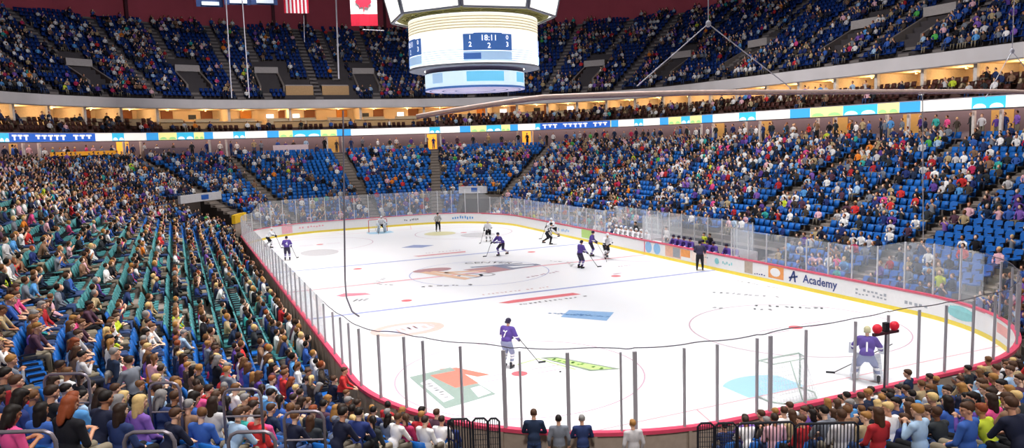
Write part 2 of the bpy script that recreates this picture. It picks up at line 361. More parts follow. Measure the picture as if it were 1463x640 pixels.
board_strokes(fy(-8.9), .6, 1.6, .25, 8, mteal, 4); board_strokes(fy(-7.2+.3), .72, 1.0, .16, 5, mgrey, 5)
def board_oval(f, z, a, b, m_):
    mb = MB(); r_ = [(a*math.cos(t), b*math.sin(t)) for t in np.linspace(0, 2*PI, 22)[:-1]]; mb.add([(*pt(f+q[0], -.011)[:2], z+q[1]) for q in r_], [tuple(range(21))]); return mb.build('board_emblem', m_, boards)
board_oval(fy(-8.0), .62, .2, .2, mteal)
for y in (-.45, -1.5): board_oval(fy(y), .62, .42, .4, mat('board sky blue', '#8fbfe6', .4))
board_ad(fy(.1), fy(0), 0.2, 1.0, m_cap); board_ad(fy(-2.5), fy(-4.3), .25, 1.0, mat('board rust', '#e8b59a', .4)); board_ad(fy(-3.4), fy(-4.2), .3, .95, mat('board slate', '#9a9ea4', .4), d=-.012); board_ad(fy(-4.3), fy(-5.3), .45, .95, mor)
board_ad(fy(-5.4), fy(-7.0), .3, .95, mat('board blush', '#f6e3d8', .4)); board_ad(fy(9.4), fy(7.7), .3, 1.0, mat('board lime', '#b5d77a', .4)); board_strokes(fy(7.2), .6, .5, .5, 2, mat('board dark', '#4b4b50', .4), 8)
board_text('wood', fy(12.0), .6, .5, mgrey) if False else board_strokes(fy(12.6), .6, 2.2, .35, 7, mat('board sky blue', '#8fbfe6'), 9)
board_strokes(fy(-19.6), .66, 1.9, .2, 8, mgrey, 12); board_strokes(fy(-19.6), .45, 1.9, .14, 9, mgrey, 13); board_strokes(fy(-22.1), .5, 1.3, .22, 5, mgrey, 14)
board_ad(65.2-1.5, 65.2-.1, .42, .85, mteal); board_oval(64.4, .63, .85, .3, mteal)
board_ad(67.0, 68.3, .5, .9, mat('board salmon', '#f1a6a0', .4)); board_strokes(70.0, .6, 1.6, .3, 4, mat('board salmon', '#f1a6a0'), 15)
board_ad(-9.1, -7.9, .25, .98, mat('board pink', '#efb4bd', .4)) ; board_strokes(-5.9, .68, 2.6, .3, 9, mat('board pink', '#efb4bd'), 16); board_strokes(5.6-1.2, .6, 1.6, .3, 8, mat('board dark grey', '#777b80', .4), 17)
board_text('FIRST BANK', 10.2, .6, .42, mat('board blue text', '#5f9fd6', .4)) if False else board_strokes(9.9, .62, 2.4, .42, 9, mat('board blue text', '#5f9fd6', .4), 18)

# ------------------------------------------------------------------ glass panels, each with its post
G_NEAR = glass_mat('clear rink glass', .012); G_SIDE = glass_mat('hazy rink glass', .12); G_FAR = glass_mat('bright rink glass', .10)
m_post = mat('grey aluminium post', '#aeabb2', .5, 0, noise=.02); m_postw = mat('bright aluminium post', '#d5d3d6', .4, .1, noise=.02); m_rope = mat('dark edge strip', '#55505a', .6, noise=.02)
NEARPOST = [-56.74, -58.56, -59.96, -61.32, -62.64, -64.06, -65.34, -66.1, -67.38, -68.64, -69.08, -70.32, -71.66, -72.02, -73.32, -74.26, -75.54, -76.0, -77.26, -79.12]
NEARPOST += [-(2*HALF-x) for x in (78.64, 77.34, 76.16, 74.9, 73.7, 72.5, 71.2, 70.0, 69.1, 68.2, 67.0, 65.7)]
def ord_(n):
    w = 'first second third fourth fifth sixth seventh eighth ninth tenth eleventh twelfth thirteenth fourteenth fifteenth sixteenth seventeenth eighteenth nineteenth twentieth'.split()
    t = {20: 'twenty', 30: 'thirty', 40: 'forty', 50: 'fifty', 60: 'sixty', 70: 'seventy', 80: 'eighty', 90: 'ninety'}
    if n <= 20: return w[n-1]
    if n >= 100: return str(n)+'th'
    return t[n//10*10]+('-'+w[n % 10-1] if n % 10 else '')+('' if n % 10 else 'ieth').replace('yieth', 'ieth')
ends = []
posts = sorted(NEARPOST, reverse=True)          # going from the left side round the near end to the right corner
def stretch(a, b, w=1.25):
    n = max(1, round(abs(b-a)/w)); return [a+(b-a)*i/n for i in range(n+1)]
allp = posts
segs = []
for a, b in zip(allp[:-1], allp[1:]): segs.append((a, b, 'near'))
fl = stretch(-13.2, -56.74, 1.5); segs += [(a, b, 'left') for a, b in zip(fl[:-1], fl[1:])]
ff_ = stretch(-13.2, 16, 1.45); segs += [(a, b, 'far') for a, b in zip(ff_[:-1], ff_[1:])]
fr_ = stretch(16, BENCH[0]+.2, 1.5); segs += [(a, b, 'right') for a, b in zip(fr_[:-1], fr_[1:])]
fr2 = stretch(BENCH[1]-.3, 65.7, 1.5); segs += [(a, b, 'right') for a, b in zip(fr2[:-1], fr2[1:])]
segs += [(fy(.3), fy(-.8), 'box'), (fy(-.8), fy(-1.9), 'box')]
def gtop(f):
    g = abs(f)
    if f < -HALF: return 3.30 if g > 2*HALF-70 and False else 3.32
    if g < 13: return 3.5
    if f < 0:
        if g < 58: return 2.72
        if g < 64.5: return 2.72+(3.3-2.72)*(g-58)/6.5*.75
        return 3.28
    if g < 59: return 2.8
    if g < 61.5: return 2.8+(3.42-2.8)*(g-59)/2.5
    return 3.42
cnt = {}
names = {'near': 'clear glass panel curving round the near end', 'left': 'glass panel along the left boards', 'far': 'glass panel behind the far goal end', 'right': 'glass panel along the right boards', 'box': 'glass panel fronting the timekeeper box'}
org = {'near': 'counted from the left side', 'left': 'counted from the far end', 'far': 'counted from its left', 'right': 'counted from the far end', 'box': 'between the two benches'}
for a, b, sd in segs:
    cnt[sd] = cnt.get(sd, 0)+1
    za, zb = gtop(a), gtop(b)
    if sd == 'near' and a < -HALF+0: za = 3.3+max(0, (abs(a)-(2*HALF-72)))/7*.15; zb = 3.3+max(0, (abs(b)-(2*HALF-72)))/7*.15
    pa = pt(a, .06); pb = pt(b, .06); mid = ((pa[0]+pb[0])/2, (pa[1]+pb[1])/2)
    ang = math.atan2(pb[1]-pa[1], pb[0]-pa[0]); L = math.hypot(pb[0]-pa[0], pb[1]-pa[1])
    root = empty('glass_panel', (pa[0], pa[1], 1.1), ang); tag(root, f"{ord_(cnt[sd])} {names[sd]}, {org[sd]}", 'glass panel', 'rink glass panels')
    mb = MB(); h = .006; mb.add([(.02, -h, 0), (L-.02, -h, 0), (L-.02, h, 0), (.02, h, 0), (.02, -h, za-1.1), (L-.02, -h, zb-1.1), (L-.02, h, zb-1.1), (.02, h, za-1.1)], [(3, 2, 1, 0), (4, 5, 6, 7), (0, 1, 5, 4), (1, 2, 6, 5), (2, 3, 7, 6), (3, 0, 4, 7)])
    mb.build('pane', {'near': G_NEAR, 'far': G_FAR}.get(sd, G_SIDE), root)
    thick = .05 if (sd == 'near' and any(abs(a-q) < .02 for q in (-68.64, -72.02, -70.32, -76.0))) else .026
    mb = MB(); mb.box(-thick, thick, -.035, .035, -.02, za-1.1-(.1 if sd == 'near' else 0)); mb.build('post', m_post if sd in ('near',) or (sd == 'left' and a < -40) else m_postw, root)
    if sd == 'near':
        mb = MB(); n = 5; mb.tube([(L*i/n, 0, za-1.1+(zb-za)*i/n+.05*math.sin(PI*i/n)*(-1 if cnt[sd] % 3 else 1)*.5) for i in range(n+1)], .014, 6); mb.build('edge_strip', m_rope, root)

# team benches and timekeeper box
m_bench = mat('bench wood', '#b08c74', .6); m_pw = mat('bench back wall', '#d9cfd2', .6)
for (y0, y1, lab) in ((.4, 5.6, 'long wooden players bench of the white team behind right boards'), (-9.2, -2.0, 'long wooden players bench of the purple team behind right boards')):
    b = empty('players_bench', (HW+1.0, (y0+y1)/2, 0)); tag(b, lab, 'bench'); Lh = (y1-y0)/2
    mb = MB(); mb.box(-.2, .2, -Lh, Lh, .62, .68); mb.build('seat', m_bench, b)
    for q in (-1, -.33, .33, 1): mb = MB(); mb.box(-.15, .15, q*Lh*.95-.04, q*Lh*.95+.04, .2, .62); mb.build('leg', m_post, b)
mb = MB(); mb.box(HW+.16, HW+3.1, -9.6, 5.9, -.1, .2); structure('floor_bench', mb, mat('rubber floor', '#2c2b30'))
mb = MB(); mb.box(HW+1.75, HW+1.85, -9.6, 5.9, .2, 1.25); mb.box(HW+.16, HW+1.8, -1.95, -1.88, .2, 1.1); mb.box(HW+.16, HW+1.8, .28, .35, .2, 1.1); structure('wall_bench', mb, m_pw)
tk = empty('timekeeper_desk', (HW+.6, -.8, 0)); tag(tk, 'white timekeeper desk in the glass box between team benches', 'desk')
mb = MB(); mb.box(-.3, .3, -1, 1, .95, 1.0); mb.build('tabletop', m_board, tk); mb = MB(); mb.box(-.28, .28, -.98, -.92, .2, .95); mb.box(-.28, .28, .92, .98, .2, .95); mb.build('support', m_board, tk)
for k, y in enumerate(np.arange(-9.2, 5.6, 1.45)):
    r = empty('glass_panel', (HW+1.8, y, 1.25), PI/2); tag(r, f"{ord_(k+1)} glass panel standing behind the benches, counted from the nearest", 'glass panel', 'glass behind the benches')
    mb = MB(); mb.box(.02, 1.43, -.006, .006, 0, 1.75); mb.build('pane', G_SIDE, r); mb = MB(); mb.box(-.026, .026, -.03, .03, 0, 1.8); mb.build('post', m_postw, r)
for y, lab in ((5.8, 'cross glass at far end of the white bench'), (.32, 'cross glass between white bench and timekeeper'), (-1.92, 'cross glass between timekeeper and purple bench'), (-9.45, 'cross glass at near end of the purple bench')):
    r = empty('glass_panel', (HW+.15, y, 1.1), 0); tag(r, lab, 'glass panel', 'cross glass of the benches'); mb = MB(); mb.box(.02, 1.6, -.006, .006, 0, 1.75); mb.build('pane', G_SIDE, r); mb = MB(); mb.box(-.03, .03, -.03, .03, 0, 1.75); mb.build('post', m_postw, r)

# ------------------------------------------------------------------ lower tier
m_conc = mat('stand concrete', '#6b625c', .85, nscale=.8); m_stair = mat('aisle concrete', '#8b8078', .85)
mb = MB()
prof = []
def runs(dd):
    """f-intervals where the tier exists at depth dd"""
    fs = [-HALF, HALF]; cuts = [GAP]+[(a, b) for a, b, q in TUN if dd < q]+([BENCH] if dd < 3.1 else [])
    out = [(-HALF, HALF)]
    for a, b in cuts:
        nw = []
        for p, q in out:
            if b <= p or a >= q: nw.append((p, q)); continue
            if a > p: nw.append((p, a))
            if b < q: nw.append((b, q))
        out = nw
    return out
for i in range(NR):
    d = D0+PD*i
    for a, b in runs(d+.1): band(mb, [(d, lz(i)-RISE if i else -.1), (d, lz(i)), (d+PD, lz(i))], a, b, 1.0)
structure('floor_lower_tier', mb, m_conc)
DT = D0+PD*NR; ZT = lz(NR-1)+RISE
mb = MB(); band(mb, [(DT, ZT-RISE), (DT, ZT), (25.5, ZT)], -HALF, HALF, 1.2); structure('floor_concourse', mb, mat('concourse floor', '#5c5456'))
mb = MB()       # side walls of the tunnels
for a, b, dd in [(GAP[0], GAP[1], 11.0)]+TUN:
    for e in (a, b):
        n = int((dd-.35)/.85)
        for i in range(n+1):
            d0 = .35+.85*i; d1 = d0+.85; p = pt(e, d0); q = pt(e, d1); z = lz(i)+.02
            mb.add([(p[0], p[1], -.1), (q[0], q[1], -.1), (q[0], q[1], z), (p[0], p[1], z)], [(0, 1, 2, 3)])
    if (a, b, dd) in TUN:
        pr = [(dd, -.1), (dd, lz(int((dd-D0)/PD)+1))]; band(mb, pr, a, b, .5)
band(mb, [(3.1, .2), (3.1, lz(3))], BENCH[0], BENCH[1], 1)
structure('wall_tunnel', mb, mat('tunnel dark wall', '#4a403c'))
for nm, (a, b, dd), z, lab in (('white', TUN[0], 3.65, 'white lintel with blue sign over dark tunnel at far left corner'), ('pale', TUN[1], 3.0, 'pale lintel over the rink entrance tunnel at far right corner')):
    o = empty('tunnel_lintel', (0, 0, 0)); tag(o, lab, 'lintel'); mb = MB(); d0 = dd-2.6 if dd > 6 else 2.2
    band(mb, [(d0, z), (d0, z+.75), (d0+.25, z+.75), (d0+.25, z)], a-.6 if dd > 6 else a, b+.2, .4, close=True); mb.build('beam', mat('lintel white', '#cfcdd0', .6), o)
    mb = MB(); f0 = a+1.1; band(mb, [(d0-.02, z+.15), (d0-.02, z+.6)], f0, f0+.55, .3); mb.build('sign', mat('lintel blue sign', '#2f63ba', .5), o)
yp = empty('padded_barrier', (*pt(-12.9, .9)[:2], 0), 0); tag(yp, 'yellow padded barrier at the far left corner of the boards', 'barrier')
mb = MB(); band(mb, [(.7, 2.0), (.7, 2.75), (1.0, 2.75), (1.0, 2.0)], -15.5, -12.9, .4, close=True)
o = mb.build('pad', mat('yellow pad', '#e8b91e', .6), yp); o.matrix_parent_inverse = yp.matrix_world.inverted(); o.location = -Vector(yp.location)
mb = MB(); band(mb, [(.75, -.1), (.75, 2.0), (.95, 2.0), (.95, -.1)], -15.45, -12.95, .4, close=True); o = mb.build('panel', m_out, yp); o.location = -Vector(yp.location)

def seat_ok(f, d, aisles, half=.66):
    s = fscale(f, d)
    for a in aisles:
        if abs(f-a)*s < half: return False
    return True
stair = MB()
for a in L_AISLES:
    if blocked(a, 19): continue
    for i in range(NR):
        d = D0+PD*i
        if blocked(a, d): continue
        s = fscale(a, d); w = .55/s
        for f0, f1, dd, z in ((a-w, a+w, d+.02, lz(i)+.005), (a-w, a+w, d+PD*.5, lz(i)+RISE*.5)):
            P = [pt(f0, dd), pt(f1, dd), pt(f1, d+PD), pt(f0, d+PD)]
            stair.hexa([(p[0], p[1], lz(i)-.01) for p in P], [(p[0], p[1], z+.004) for p in P])
structure('floor_aisle_steps', stair, m_stair)

# ------------------------------------------------------------------ concourse wall, ribbon board, suites
m_cw = mat('concourse wall mauve', '#85757a', .8, nscale=.5)
mb = MB(); band(mb, [(22.9, ZT), (22.9, 10.4)], -HALF, HALF, 1.2); structure('wall_concourse', mb, m_cw)
mb = MB(); band(mb, [(20.9, 9.72), (20.9, 9.78), (23, 9.85)], -HALF, HALF, 1.2); structure('ceiling_concourse', mb, mat('glowing soffit', '#8a7a76', emit=2.2, ecol='#f0d8d0'))  # glow added to the soffit to brighten the concourse wall
m_or = mat('warm lit opening', '#e8a23c', .7, emit=1.1, ecol='#f0a030'); m_wp = mat('white column paint', '#d8cfc8', .6)
PORT = [-13.2, -9.75, -6.7-.2, 1.0, 7.1, 10.6, 20, 27, 36.2, 43.3, 50.5, -21, -30, -44, -54, 59, 66]
for k, f in enumerate(PORT):
    s = fscale(f, 24); w = 1.25/s
    x, y, nx, ny = pt(f, 22.45); r = empty('concourse_doorway', (x, y, ZT), math.atan2(ny, nx)-PI/2)
    tag(r, f"warm lit concourse doorway between two white columns, {ord_(k+1)} of those under the ribbon board", 'doorway', 'doorways under the ribbon board')
    mb = MB(); mb.box(-.8, .8, .38, .43, 0, 2.0); mb.build('opening', m_or if k in (1, 2, 4, 5) else mat('tan lit opening', '#b58a4c', .7, emit=.45), r)
    for q in (-1, 1): mb = MB(); mb.box(q*.98-.1, q*.98+.1, -1.3, -1.1, 0, 2.0); mb.build('column', m_wp, r)
# ribbon board: coloured lit segments
cols = {'w': '#f4efe6', 'y': '#f3e79a', 'b': '#3f9fe0', 't': '#3fb8dc', 'n': '#2f62c0', 'g': '#9fd08a'}
rib = empty('ribbon_board'); tag(rib, 'lit advertising ribbon board of blue, cream and white blocks along the deck edge', 'ribbon board')
mb = MB(); band(mb, [(20.75, 9.68), (20.75, 9.72), (20.6, 9.72), (20.6, 10.62), (20.9, 10.62), (20.9, 9.68)], -HALF, HALF, .3, close=False); mb.build('frame', mat('ribbon frame', '#a89fa6', .5), rib)
seq = [('w', 2.2), ('b', 1.2), ('y', 1.8), ('t', 1.7), ('y', 1.0), ('b', .9), ('w', 2.0), ('t', 1.2)]
texts = [(-13.9-1.9, -11.4), (13.6, 17.9)]
f = -HALF+.1; k = 0; segsr = []
while f < HALF-.1:
    c, w = seq[k % len(seq)]; s = fscale(f+.3, 20); wn = w*(1.15/s if s > 1 else 2.0); segsr.append((f, min(f+wn, HALF-.1), c)); f += wn; k += 1
for a, b, c in segsr:
    mb = MB(); band(mb, [(20.54, 9.76), (20.54, 10.54)], a, b, .3); mb.build('screen', mat('ribbon '+c, cols[c], .4, emit=.85, noise=0), rib)
    if c in 'yt':
        mb = MB(); mid = (a+b)/2; n = 9
        for q in (-1, 1):
            r_ = [((b-a)*.2*math.cos(t)*1, .3*abs(math.sin(t))) for t in np.linspace(0, PI, n)]
            mb.add([(*pt(mid+q*(b-a)*.25+u, 20.50)[:2], 9.8+v) for u, v in r_], [tuple(range(n))])
        mb.build('screen_graphic', mat('ribbon '+('w' if c == 't' else 'g'), cols['w' if c == 't' else 'g'], .4, emit=.85, noise=0), rib)
for a, b in ((-14.3, -11.15), (11.3, 14.2)):
    mb = MB(); band(mb, [(20.47, 9.76), (20.47, 10.54)], a, b, .3); mb.build('screen', mat('ribbon n', cols['n'], .4, emit=.8, noise=0), rib)
    n = 13; mb = MB(); w = (b-a-.2)/n; r = random.Random(4)
    for i in range(n):
        if i in (3, 9): continue
        g = a+.1+i*w; z = r.choice((9.9, 10.0)); band(mb, [(20.44, 10.25), (20.44, 10.4)], g, g+w*.85, .5); band(mb, [(20.44, z), (20.44, 10.3)], g+w*.3, g+w*.6, .5)
    mb.build('screen_lettering', mat('ribbon w', cols['w']), rib)

# suite level
m_sw = mat('suite wall', '#dcbf98', .8, nscale=.6); m_sd = mat('suite dark wood', '#7a4a2c', .7); m_dark = mat('suite black', '#1d1c22', .5); m_brown = mat('brown leather', '#4b2b26', .6); m_cream = mat('suite cream', '#d9c3a0', .8)
mb = MB(); band(mb, [(20.9, 10.62), (21.0, 10.62), (21.0, 10.5), (21.8, 10.5), (21.8, 10.95), (22.7, 10.95), (22.7, 11.4), (23.6, 11.4), (28.5, 11.4)], -HALF, HALF, 1.2); structure('floor_suites', mb, mat('suite tier floor', '#57403a'))
mb = MB(); band(mb, [(28, 11.4), (28, 13.6)], -HALF, HALF, 1.2, zf=zu); structure('wall_suites', mb, m_sw)
mb = MB(); band(mb, [(23.2, 13.35), (28.1, 13.35)], -HALF, HALF, 1.2, zf=zu); structure('ceiling_suites', mb, mat('suite ceiling', '#e0c090', .8))
m_lamp = mat('suite lamp', '#ffd9a0', .5, emit=16, ecol='#ffb45c', noise=0)
f = -66.0; k = 0; sr = random.Random(12); SUITE_L = []
while f < 70:
    s = fscale(f, 24); st = 4.3/s; front = abs(f) < 4.3 or f < 0 and f > -9 or (0 < f < 9.6)
    x, y, nx, ny = pt(f, 25.6); ang = math.atan2(ny, nx)-PI/2; zo = zu(nx)
    if not (-8 < f < 9.5) or k % 2 == 0:
        r = empty('wall_suite_divider', (x, y, 11.4), ang); r['kind'] = 'structure'
        mb = MB(); mb.box(-.06, .06, -2.2, 2.4, 0, 2.1+zo); mb.build('panel', m_cream, r); mb = MB(); mb.box(-.14, .14, -2.5, -2.2, -.4, 2.1+zo); mb.build('post', m_wp, r)
    fm = f+st/2; x, y, nx, ny = pt(fm, 25.2); r = empty('suite_room', (x, y, 11.4), math.atan2(ny, nx)-PI/2)
    tag(r, f"warm lit spectator suite, {ord_(k+1)} along the suite level going left to right", 'suite', 'suites above the ribbon board')
    kind = sr.random()
    mb = MB(); mb.tube([(0, 0, 1.8+zo), (0, 0, 1.93+zo)], .12, 10); mb.build('ceiling_lamp', m_cream, r); SUITE_L.append((*pt(fm, 25.0)[:2], 13.0+zo))
    mb = MB(); mb.box(-1.7, 1.1, -1.5, -1.1, 0, .75); mb.box(-1.75, 1.15, -1.56, -1.04, .75, .8); mb.build('counter', m_cream if kind < .6 else m_sw, r)
    mb = MB(); mb.box(.3, 1.7, 2.5, 2.7, 0, 1.9); mb.build('cabinet', m_sd if kind < .7 else mat('suite orange wood', '#c27a30', .7), r)
    if kind < .55: mb = MB(); mb.box(-1.2, -.3, 2.6, 2.66, .9, 1.45); mb.build('screen', mat('bright small screen', '#e8f2ff', .4, emit=1.2, noise=0) if kind < .2 else m_dark, r)
    f += st; k += 1
mb = MB(); band(mb, [(24.5, 10.0), (24.5, 10.9), (24.9, 11.3)], -HALF, HALF, 1.2)
# tan parapets of the far-end club boxes
for a, b, lab in ((-8.6, -5.3, 'first'), (-4.9, -2.4, 'second'), (-2.1, .6, 'third'), (.9, 3.6, 'fourth'), (3.9, 6.6, 'fifth')):
    r = empty('club_counter'); tag(r, f"{lab} long tan club counter from the left, above the far ribbon board", 'counter', 'tan club counters'); mb = MB(); band(mb, [(22.3, 10.9), (22.3, 11.75), (22.6, 11.75), (22.6, 10.9)], a, b, .5, close=True); mb.build('front', mat('tan panel', '#d0a877', .7), r)
    mb = MB(); band(mb, [(22.15, 11.75), (22.15, 11.82), (22.8, 11.82), (22.8, 11.75)], a, b, .5, close=True); mb.build('top', m_cream, r)

# ------------------------------------------------------------------ upper deck
m_fas = mat('upper fascia', '#dad4d4', .7, nscale=.4)
mb = MB(); band(mb, [(23.3, 13.35), (22.6, 13.3), (22.5, 13.38), (22.35, 14.38), (22.5, 14.42), (23.0, 14.42)], -HALF, HALF, .8, zf=zu); structure('trim_1', mb, m_fas)
NU, UD, UZ, UR = 21, 23.6, 14.55, .55
def uz(i): return UZ+UR*i
mb = MB()
for i in range(NU):
    d = UD+PD*i; pr = [(d, uz(i)-UR if i else 13.9), (d, uz(i)), (d+PD, uz(i))]
    if i == 0: pr = [(23.0, 14.42), (23.0, 14.1), (d, 14.1)]+pr
    band(mb, pr, -HALF, HALF, 1.2, zf=zu)
structure('floor_upper_tier', mb, mat('upper concrete', '#4c4648', .85, nscale=.8))
mb = MB(); band(mb, [(41.45, 25), (41.45, 35)], -HALF, HALF, 1.5); structure('wall_upper', mb, mat('maroon wall', '#b9525f', .85, nscale=.3))
mb = MB()
for f in np.arange(-HALF, HALF, 4.5):
    x, y, nx, ny = pt(f, 41.2); mb.box(-.25, .25, -.2, .2, 25, 35, 0, Matrix.Translation((x, y, 0)) @ Matrix.Rotation(math.atan2(ny, nx), 4, 'Z'))
structure('wall_pilasters', mb, mat('dull pilaster', '#5a3038', .85))
mb = MB(); mb.box(-75, 75, -90, 90, 35, 35.4); structure('ceiling', mb, mat('black ceiling', '#15151c', .9))
mb = MB(); band(mb, [(38, 30.5), (38, 31.4), (38.4, 31.4), (38.4, 30.5)], -HALF, HALF, 1.5, close=True); structure('trim_2', mb, mat('grey duct', '#7d7378', .6))
VOM = [-9.8, -6.95, -4.75, 5.0, 12.4, 15.3, 18.5, 32.8, 40.5, -13.5, -18, -26]
U_AISLES = [v+(.9/fscale(v, 30) if v > 0 else -.9/fscale(v, 30)) for v in VOM]+[-11.5, -8.4, -5.8, -.1, 3.0, 8.5, 11.2, 13.9, 17.7, 27, 36.5, 44.5, -15.8, -22]
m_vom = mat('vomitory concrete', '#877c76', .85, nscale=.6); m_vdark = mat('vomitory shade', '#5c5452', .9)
def near_vom(f, d):
    for v in VOM:
        if abs(f-v)*fscale(f, d) < 1.75 and 24.8 < d < 31.5: return True
    if (-4.35 < f < -.3 or .2 < f < 4.2) and d < 27.2: return True
    return False
for k, v in enumerate(VOM):
    x, y, nx, ny = pt(v, 25.6); zo = zu(nx); r = empty('entry_portal', (x, y, zo), math.atan2(ny, nx)-PI/2)
    tag(r, f"grey concrete stair entry opening in the upper deck, {ord_(sorted(VOM).index(v)+1)} going left to right", 'stair entry', 'upper deck stair entries')
    z0 = uz(2); zt = uz(7)+.55
    for q in (-1, 1):
        mb = MB(); X0, X1 = q*1.45-.12, q*1.45+.12
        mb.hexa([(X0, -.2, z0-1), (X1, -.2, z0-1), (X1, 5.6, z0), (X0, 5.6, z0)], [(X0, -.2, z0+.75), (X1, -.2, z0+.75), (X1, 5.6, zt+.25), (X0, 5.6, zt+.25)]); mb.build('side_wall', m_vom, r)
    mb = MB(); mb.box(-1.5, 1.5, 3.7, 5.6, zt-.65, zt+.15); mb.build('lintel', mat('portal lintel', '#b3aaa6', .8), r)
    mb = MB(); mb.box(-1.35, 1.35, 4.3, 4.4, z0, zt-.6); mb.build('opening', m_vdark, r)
stair = MB()
for a in U_AISLES:
    for i in range(NU):
        d = UD+PD*i
        if near_vom(a, d): continue
        x, y, nx, ny = pt(a, d); s = fscale(a, d); w = .5/s; zo = zu(nx)
        P = [pt(a-w, d), pt(a+w, d), pt(a+w, d+PD), pt(a-w, d+PD)]; stair.hexa([(p[0], p[1], uz(i)+zo-.1) for p in P], [(p[0], p[1], uz(i)+zo+.02) for p in P])
        P = [pt(a-w, d+.42), pt(a+w, d+.42), pt(a+w, d+PD), pt(a-w, d+PD)]; stair.hexa([(p[0], p[1], uz(i)+zo) for p in P], [(p[0], p[1], uz(i)+zo+.28) for p in P])
structure('floor_upper_steps', stair, mat('upper aisle concrete', '#7b7370', .85))
for a, b, lab in ((-4.1, -.65, 'left'), (.5, 4.0, 'right')):
    r = empty('loge_front'); tag(r, f"tan fronted loge box at the upper deck edge, {lab} one of the pair", 'loge box', 'tan loge boxes')
    mb = MB(); band(mb, [(25.2, 14.9), (25.2, 16.35), (25.5, 16.35), (25.5, 14.9)], a, b, .5, close=True); mb.build('panel', mat('tan loge panel', '#c9a173', .7), r)
    mb = MB(); band(mb, [(25.6, 16.3), (25.6, 16.5), (27.3, 16.5), (27.3, 16.3)], a, b, .5, close=True); mb.build('counter', mat('loge counter', '#a9a4a8', .6), r)

# ------------------------------------------------------------------ seats and people
SEATC = {'blue': '#1c63b4', 'teal': '#47898c', 'navy': '#12357c', 'brown': '#4b2b26'}
def seat_color(f, d, i):
    if f < 0 and -57.5 < f < -27 and not (f < -52 and i > 12): return 'teal'
    return 'blue'
def vnoise(x, y, s=0):
    def h(i, j): return math.modf(abs(math.sin(i*127.1+j*311.7+s*74.7)*43758.5453))[0]
    i, j = math.floor(x), math.floor(y); u, v = x-i, y-j; u = u*u*(3-2*u); v = v*v*(3-2*v)
    return (h(i, j)*(1-u)+h(i+1, j)*u)*(1-v)+(h(i, j+1)*(1-u)+h(i+1, j+1)*u)*v
def occ_lower(f, i):
    if f < 0:
        if f < -57: return .93
        if f < -33: return (.9 if i < 2 else .42 if i < 5 else .33 if i < 17 else .6)
        if f < -10.2: return .93
        if f < -6.7: return .5 if i > 4 else .7
        return .42 if i > 3 else .6
    if f < 10: return .5 if i > 3 else .6
    if f < 13: return .62
    if f < 36: return .82
    if f < 46: return .74
    if f < 60: return .55 if i < 14 else .72
    if f < 66: return .6
    return .92
SHIRTS = ['#20243a', '#1a1a20', '#2b3a66', '#26356e', '#7a7f8a', '#e9e6e4', '#c9c6c8', '#f4f0ee', '#3b62b0', '#5a9ad6', '#5b3f8f', '#7f5aae', '#b8305a', '#e5548e', '#d43838', '#b02a30', '#3aa7a0', '#58b85a', '#c6d33c', '#f08a30', '#b39d78', '#8a6a54', '#4a4038', '#a8c4e0', '#e8b6c0', '#303438', '#22304a', '#553848']
SW = np.array([8, 9, 7, 6, 7, 6, 6, 6, 5, 3, 3.5, 2.5, 1.2, 1.2, 2, 2.2, 1.2, .6, .6, .9, 4, 4, 5, 3, 2, 8, 7, 4], float); SW /= SW.sum()
SNAME = ['dark navy', 'black', 'slate blue', 'navy', 'grey', 'off-white', 'light grey', 'white', 'blue', 'sky blue', 'purple', 'violet', 'crimson', 'pink', 'red', 'dark red', 'teal', 'green', 'lime yellow', 'orange', 'tan', 'brown', 'dark brown', 'pale blue', 'pale pink', 'charcoal', 'ink blue', 'plum']
HAIRS = ['#1c1410', '#33231a', '#4d3322', '#6e4a2c', '#a3743c', '#d8b77a', '#8c8886', '#8a4424']; HN = ['black', 'dark brown', 'brown', 'light brown', 'sandy', 'blond', 'grey', 'auburn']; HWt = np.array([4, 6, 6, 4, 2.5, 2, 1.5, 1.2]); HWt = HWt/HWt.sum()
SKINS = ['#e8b596', '#d99f80', '#f0c4a8', '#b9805e', '#7d523a']; SKW = np.array([5, 4, 4, 1.5, 1]); SKW = SKW/SKW.sum()
PANTS = ['#262b3c', '#2c3f66', '#1a1a1e', '#6c6458', '#3c4f7a', '#8f8470']
seats = []   # x,y,z,ang,color,occupied,f,d,row,tier,zoneseat
for i in range(NR):
    d = D0+PD*i; dd = d+.42
    f = -HALF+.2
    while f < HALF-.2:
        s = fscale(f, dd); f += .55/s
        if f < -HALF+.3 or f > HALF-.3: continue
        if blocked(f, d) or not seat_ok(f, dd, L_AISLES): continue
        if any(a-.35 < f < b+.35 and d < q+.5 for a, b, q in TUN): continue
        x, y, nx, ny = pt(f, dd)
        if math.hypot(x-CP[0], y-CP[1]) < 5.5: continue
        if -HALF < f < GAP[1] and f > GAP[0]-1.2 and d > 12: continue
        p = .5*0+occ_lower(f, i); nz = vnoise(f/2.2*max(1, s*.5), i/2.6, 1); p = p+(nz-.5)*(.35 if p > .85 else 1.1)
        seats.append([x, y, lz(i), math.atan2(-ny, -nx)-PI/2, seat_color(f, d, i), rng.random() < p, f, dd, i, 0])
for i in range(NU):
    d = UD+PD*i; dd = d+.42; f = -36.0
    while f < 62:
        s = fscale(f, dd); f += .56/s
        if near_vom(f, d) or not seat_ok(f, dd, U_AISLES, .6): continue
        x, y, nx, ny = pt(f, dd); u, v, z = proj((x, y, uz(i)+1+zu(nx)))
        if z < 10 or u < -60 or u > 1520 or v < -40: continue
        p = .46+(vnoise(f*s/4.5, i/3., 5)-.5)*.9+(.12 if i < 3 else 0)
        seats.append([x, y, uz(i)+zu(nx), math.atan2(-ny, -nx)-PI/2, 'navy' if i > 4 else 'navy', rng.random() < p, f, dd, i, 1])
